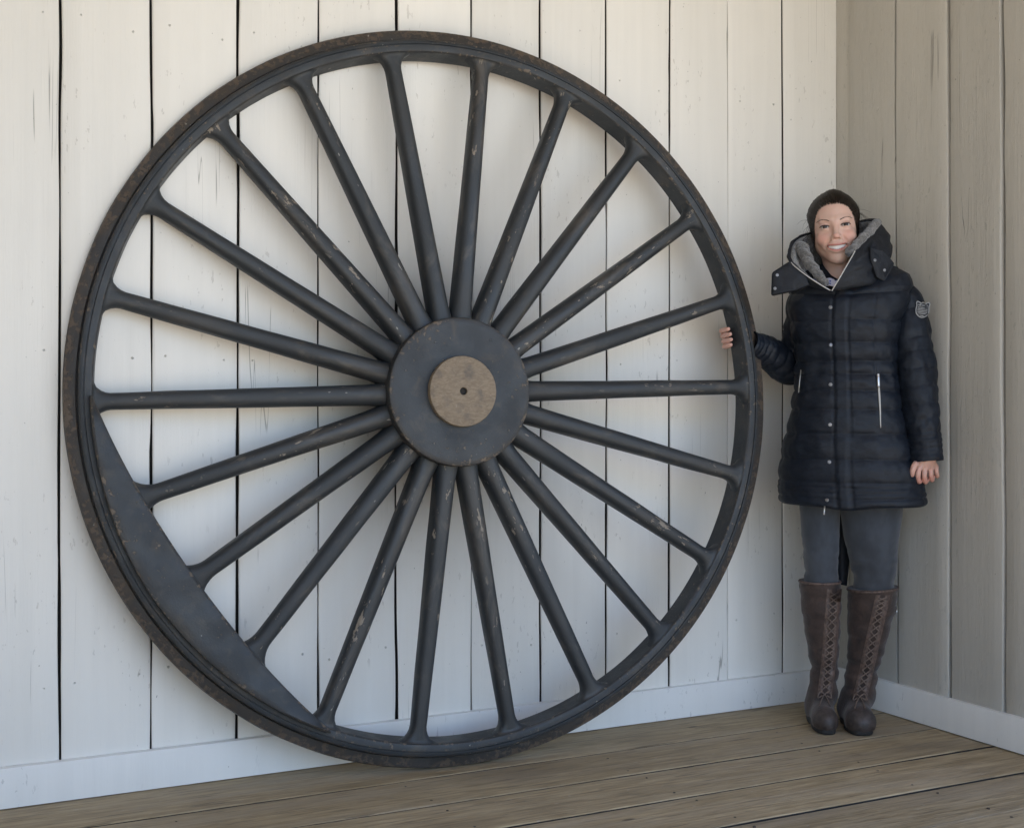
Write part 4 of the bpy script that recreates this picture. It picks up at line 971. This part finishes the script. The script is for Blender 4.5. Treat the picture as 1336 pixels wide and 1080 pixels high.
# ---- boots
def boot(shaft, foot_x, foot_w, toe_y, heel_y, yawf, lace, seed, top_tilt=0.0, trim_hw=5.5):
    pts = [lp(a, b, y) for a, b, y, r in shaft]; rr = [r for *_, r in shaft]
    lo = np.array([min(p[0] for p in pts) - .12, toe_y - .03, -.0]); hi = np.array([max(p[0] for p in pts) + .12, heel_y + .05, pts[0][2] + .03])
    lo[1] = min(lo[1], -.2); hi[1] = max(hi[1], .14); Fd = Field(lo, hi, .0032)
    for i in range(len(pts) - 1): Fd.cone(pts[i], pts[i+1], rr[i], rr[i+1], .012)
    sl, X, Y, Z = Fd.block(lo, hi + .01)
    fx = lambda y: foot_x + math.tan(yawf)*(-(y))
    ty, hy2 = toe_y + .052, heel_y - .040; d = Fd.F[sl]
    d = smin(d, ell(X, Y, Z, (fx(hy2), hy2, .050), (foot_w*.86, .042, .056)), .03)
    d = smin(d, ell(X, Y, Z, (fx(ty), ty, .034), (foot_w, .056, .042)), .02)
    d = smin(d, cap_d(X, Y, Z, pts[-1] - np.array([0, 0, .0]), (fx(ty), ty + .01, .048), rr[-1]*.96, foot_w*.70), .03)
    d = smin(d, cap_d(X, Y, Z, (fx(hy2), hy2, .04), (fx(ty), ty, .030), foot_w*.80, foot_w*.92), .02)
    d = np.maximum(d, .014 - Z)
    d = np.maximum(d, (Z - (pts[0][2] + top_tilt*(X - pts[0][0]))))
    Fd.F[sl] = d; v, f = Fd.mesh(); o = build('boot', v, f, M['boot'], person)
    # creases: round the ankle, shallow ribs up the shaft
    nn = np.zeros(len(v)*3); o.data.vertices.foreach_get('normal', nn) if False else None
    no = np.array([vv.normal[:] for vv in o.data.vertices]); z = v[:, 2]
    ank = np.exp(-((z - .155)/.05)**2); up = np.clip((z - .12)/.05, 0, 1)
    cr = vnoise(v, (9, 9, 62), seed)*(.0062*ank + .0024*up) + vnoise(v, (30, 30, 30), seed+1)*.0014 + vnoise(v, (14, 14, 22), seed+2)*.0014*up
    v2 = v + no*cr[:, None]; o.data.vertices.foreach_set('co', v2.astype(np.float32).ravel()); o.data.update()
    bv = bvh_of(o)
    # sole with heel
    ol = []
    for i in range(48):
        a = i/48*2*math.pi; yy = (ty + hy2)/2 + math.sin(a)*((hy2 - ty)/2 + .046) ; s = np.clip((yy - ty)/(hy2 - ty), 0, 1)
        w = foot_w*(1.02 - .22*s)*(1.0 - .18*math.exp(-((s - .6)/.2)**2)); e_ = abs(math.cos(a))**.55*math.copysign(1, math.cos(a)); ol.append((fx(yy) + e_*w, yy))
    sv = []; lay = [(1.0, .0015), (1.03, .005), (1.04, .015), (1.03, .020), (.94, .0215)]; ctr = np.mean(ol, 0)
    for s, zz_ in lay: sv += [(ctr[0] + (a - ctr[0])*s, ctr[1] + (b - ctr[1])*s, zz_) for a, b in ol]
    build('sole', sv, [tuple(q) for q in grid_faces(len(lay), 48, False, True)] + [tuple(range(47, -1, -1)), tuple(4*48 + j for j in range(48))], M['sole'], o, True, 40)
    # toe cap: skin of the front of the foot, a little proud
    fsel = [tuple(p.vertices) for p in o.data.polygons if p.center[1] < toe_y + .036 - .25*max(0, p.center[2] - .04) and .016 < p.center[2] < .075]
    ids = sorted({i for q in fsel for i in q}); mp = {i: k for k, i in enumerate(ids)}
    cv = v2[ids] + no[ids]*.0022
    if fsel: build('toe_cap', cv, [tuple(mp[i] for i in q) for q in fsel], M['boot_toe'], o)
    # lacing up the front
    def at(px, py, lift): p, _ = cast(bv, px, py); dd = p - CAML; return p - dd/np.linalg.norm(dd)*lift
    LC = crom([(a, b, 0) for a, b in lace], 60)
    for sgn in (-1, 1):
        w = []; 
        for (a, b, _) in LC: w.append([at(a + sgn*(trim_hw - 2.2), b, .0015), at(a + sgn*trim_hw, b, .0035), at(a + sgn*(trim_hw + 2.4), b, .0030), at(a + sgn*(trim_hw + 4.2), b, .0002)])
        w = np.array(w); build('eyelet_strip', w.reshape(-1, 3), [tuple(q) for q in grid_faces(60, 4)], M['boot_trim'], o)
    mb = MB(); nl = 15; q = np.linspace(2, 57, nl).astype(int)
    for i in range(nl - 1):
        a0, b0, _ = LC[q[i]]; a1, b1, _ = LC[q[i+1]]
        for sgn in (-1, 1):
            P = [at(a0 + (a1 - a0)*t + sgn*trim_hw*(1 - 2*t), b0 + (b1 - b0)*t, .0055 + .002*math.sin(math.pi*t)*(1 if sgn > 0 else .3)) for t in np.linspace(0, 1, 6)]
            mb.tube(P, .0021, 6)
    a, b, _ = LC[-1]           # bow
    for sgn in (-1, 1):
        mb.tube(crom([at(a, b, .006), at(a + sgn*6, b - 3, .011), at(a + sgn*9, b + 5, .008), at(a + sgn*3, b + 2, .007)], 12), .0022, 6)
        mb.tube(crom([at(a, b, .006), at(a + sgn*4, b + 7, .009), at(a + sgn*7, b + 16, .006)], 8), .0020, 6)
    mb.build('laces', M['lace'], o)
    # top binding
    top = pts[0]; ang = np.linspace(0, 2*math.pi, 41)
    tp = [(top[0] + (rr[0] - .001)*math.cos(t), top[1] + (rr[0] - .001)*math.sin(t), top[2] - .003 + top_tilt*rr[0]*math.cos(t)) for t in ang]
    v, f = tube(tp, .0042, 7, False); build('top_binding', v, f, M['boot_trim'], o)
    return o, bv
LB, lbv = boot([(1069.5, 757, .012, .0640), (1071, 790, .014, .0605), (1073, 820, .020, .0535), (1074.5, 850, .028, .0465), (1075, 882, .036, .0385), (1075, 905, .036, .0370)],
     lp(1075, 940, -.07)[0], .0345, -.128, .090, R_(1), [(1089, 768), (1086, 800), (1083, 840), (1080.5, 870), (1076, 905)], 201)
RB, rbv = boot([(1138.5, 766, .0, .0775), (1137, 790, .004, .0715), (1133, 820, .012, .0620), (1128.5, 850, .022, .0535), (1124.5, 882, .030, .0470), (1122, 905, .030, .0430)],
     lp(1120.5, 940, -.07)[0], .0420, -.142, .085, R_(-1), [(1152, 776), (1147, 800), (1139, 835), (1131, 872), (1122, 908)], 231, .06)
bk = MB(); p, _ = cast(rbv, 1164, 793); 
for (a, b_) in (((1160, 788), (1170, 790)), ((1170, 790), (1170, 799)), ((1170, 799), (1161, 798))): bk.tube([lp(*a, -.035), lp(*b_, -.030)], .0020, 6)
bk.build('buckle', M['silver'], RB)
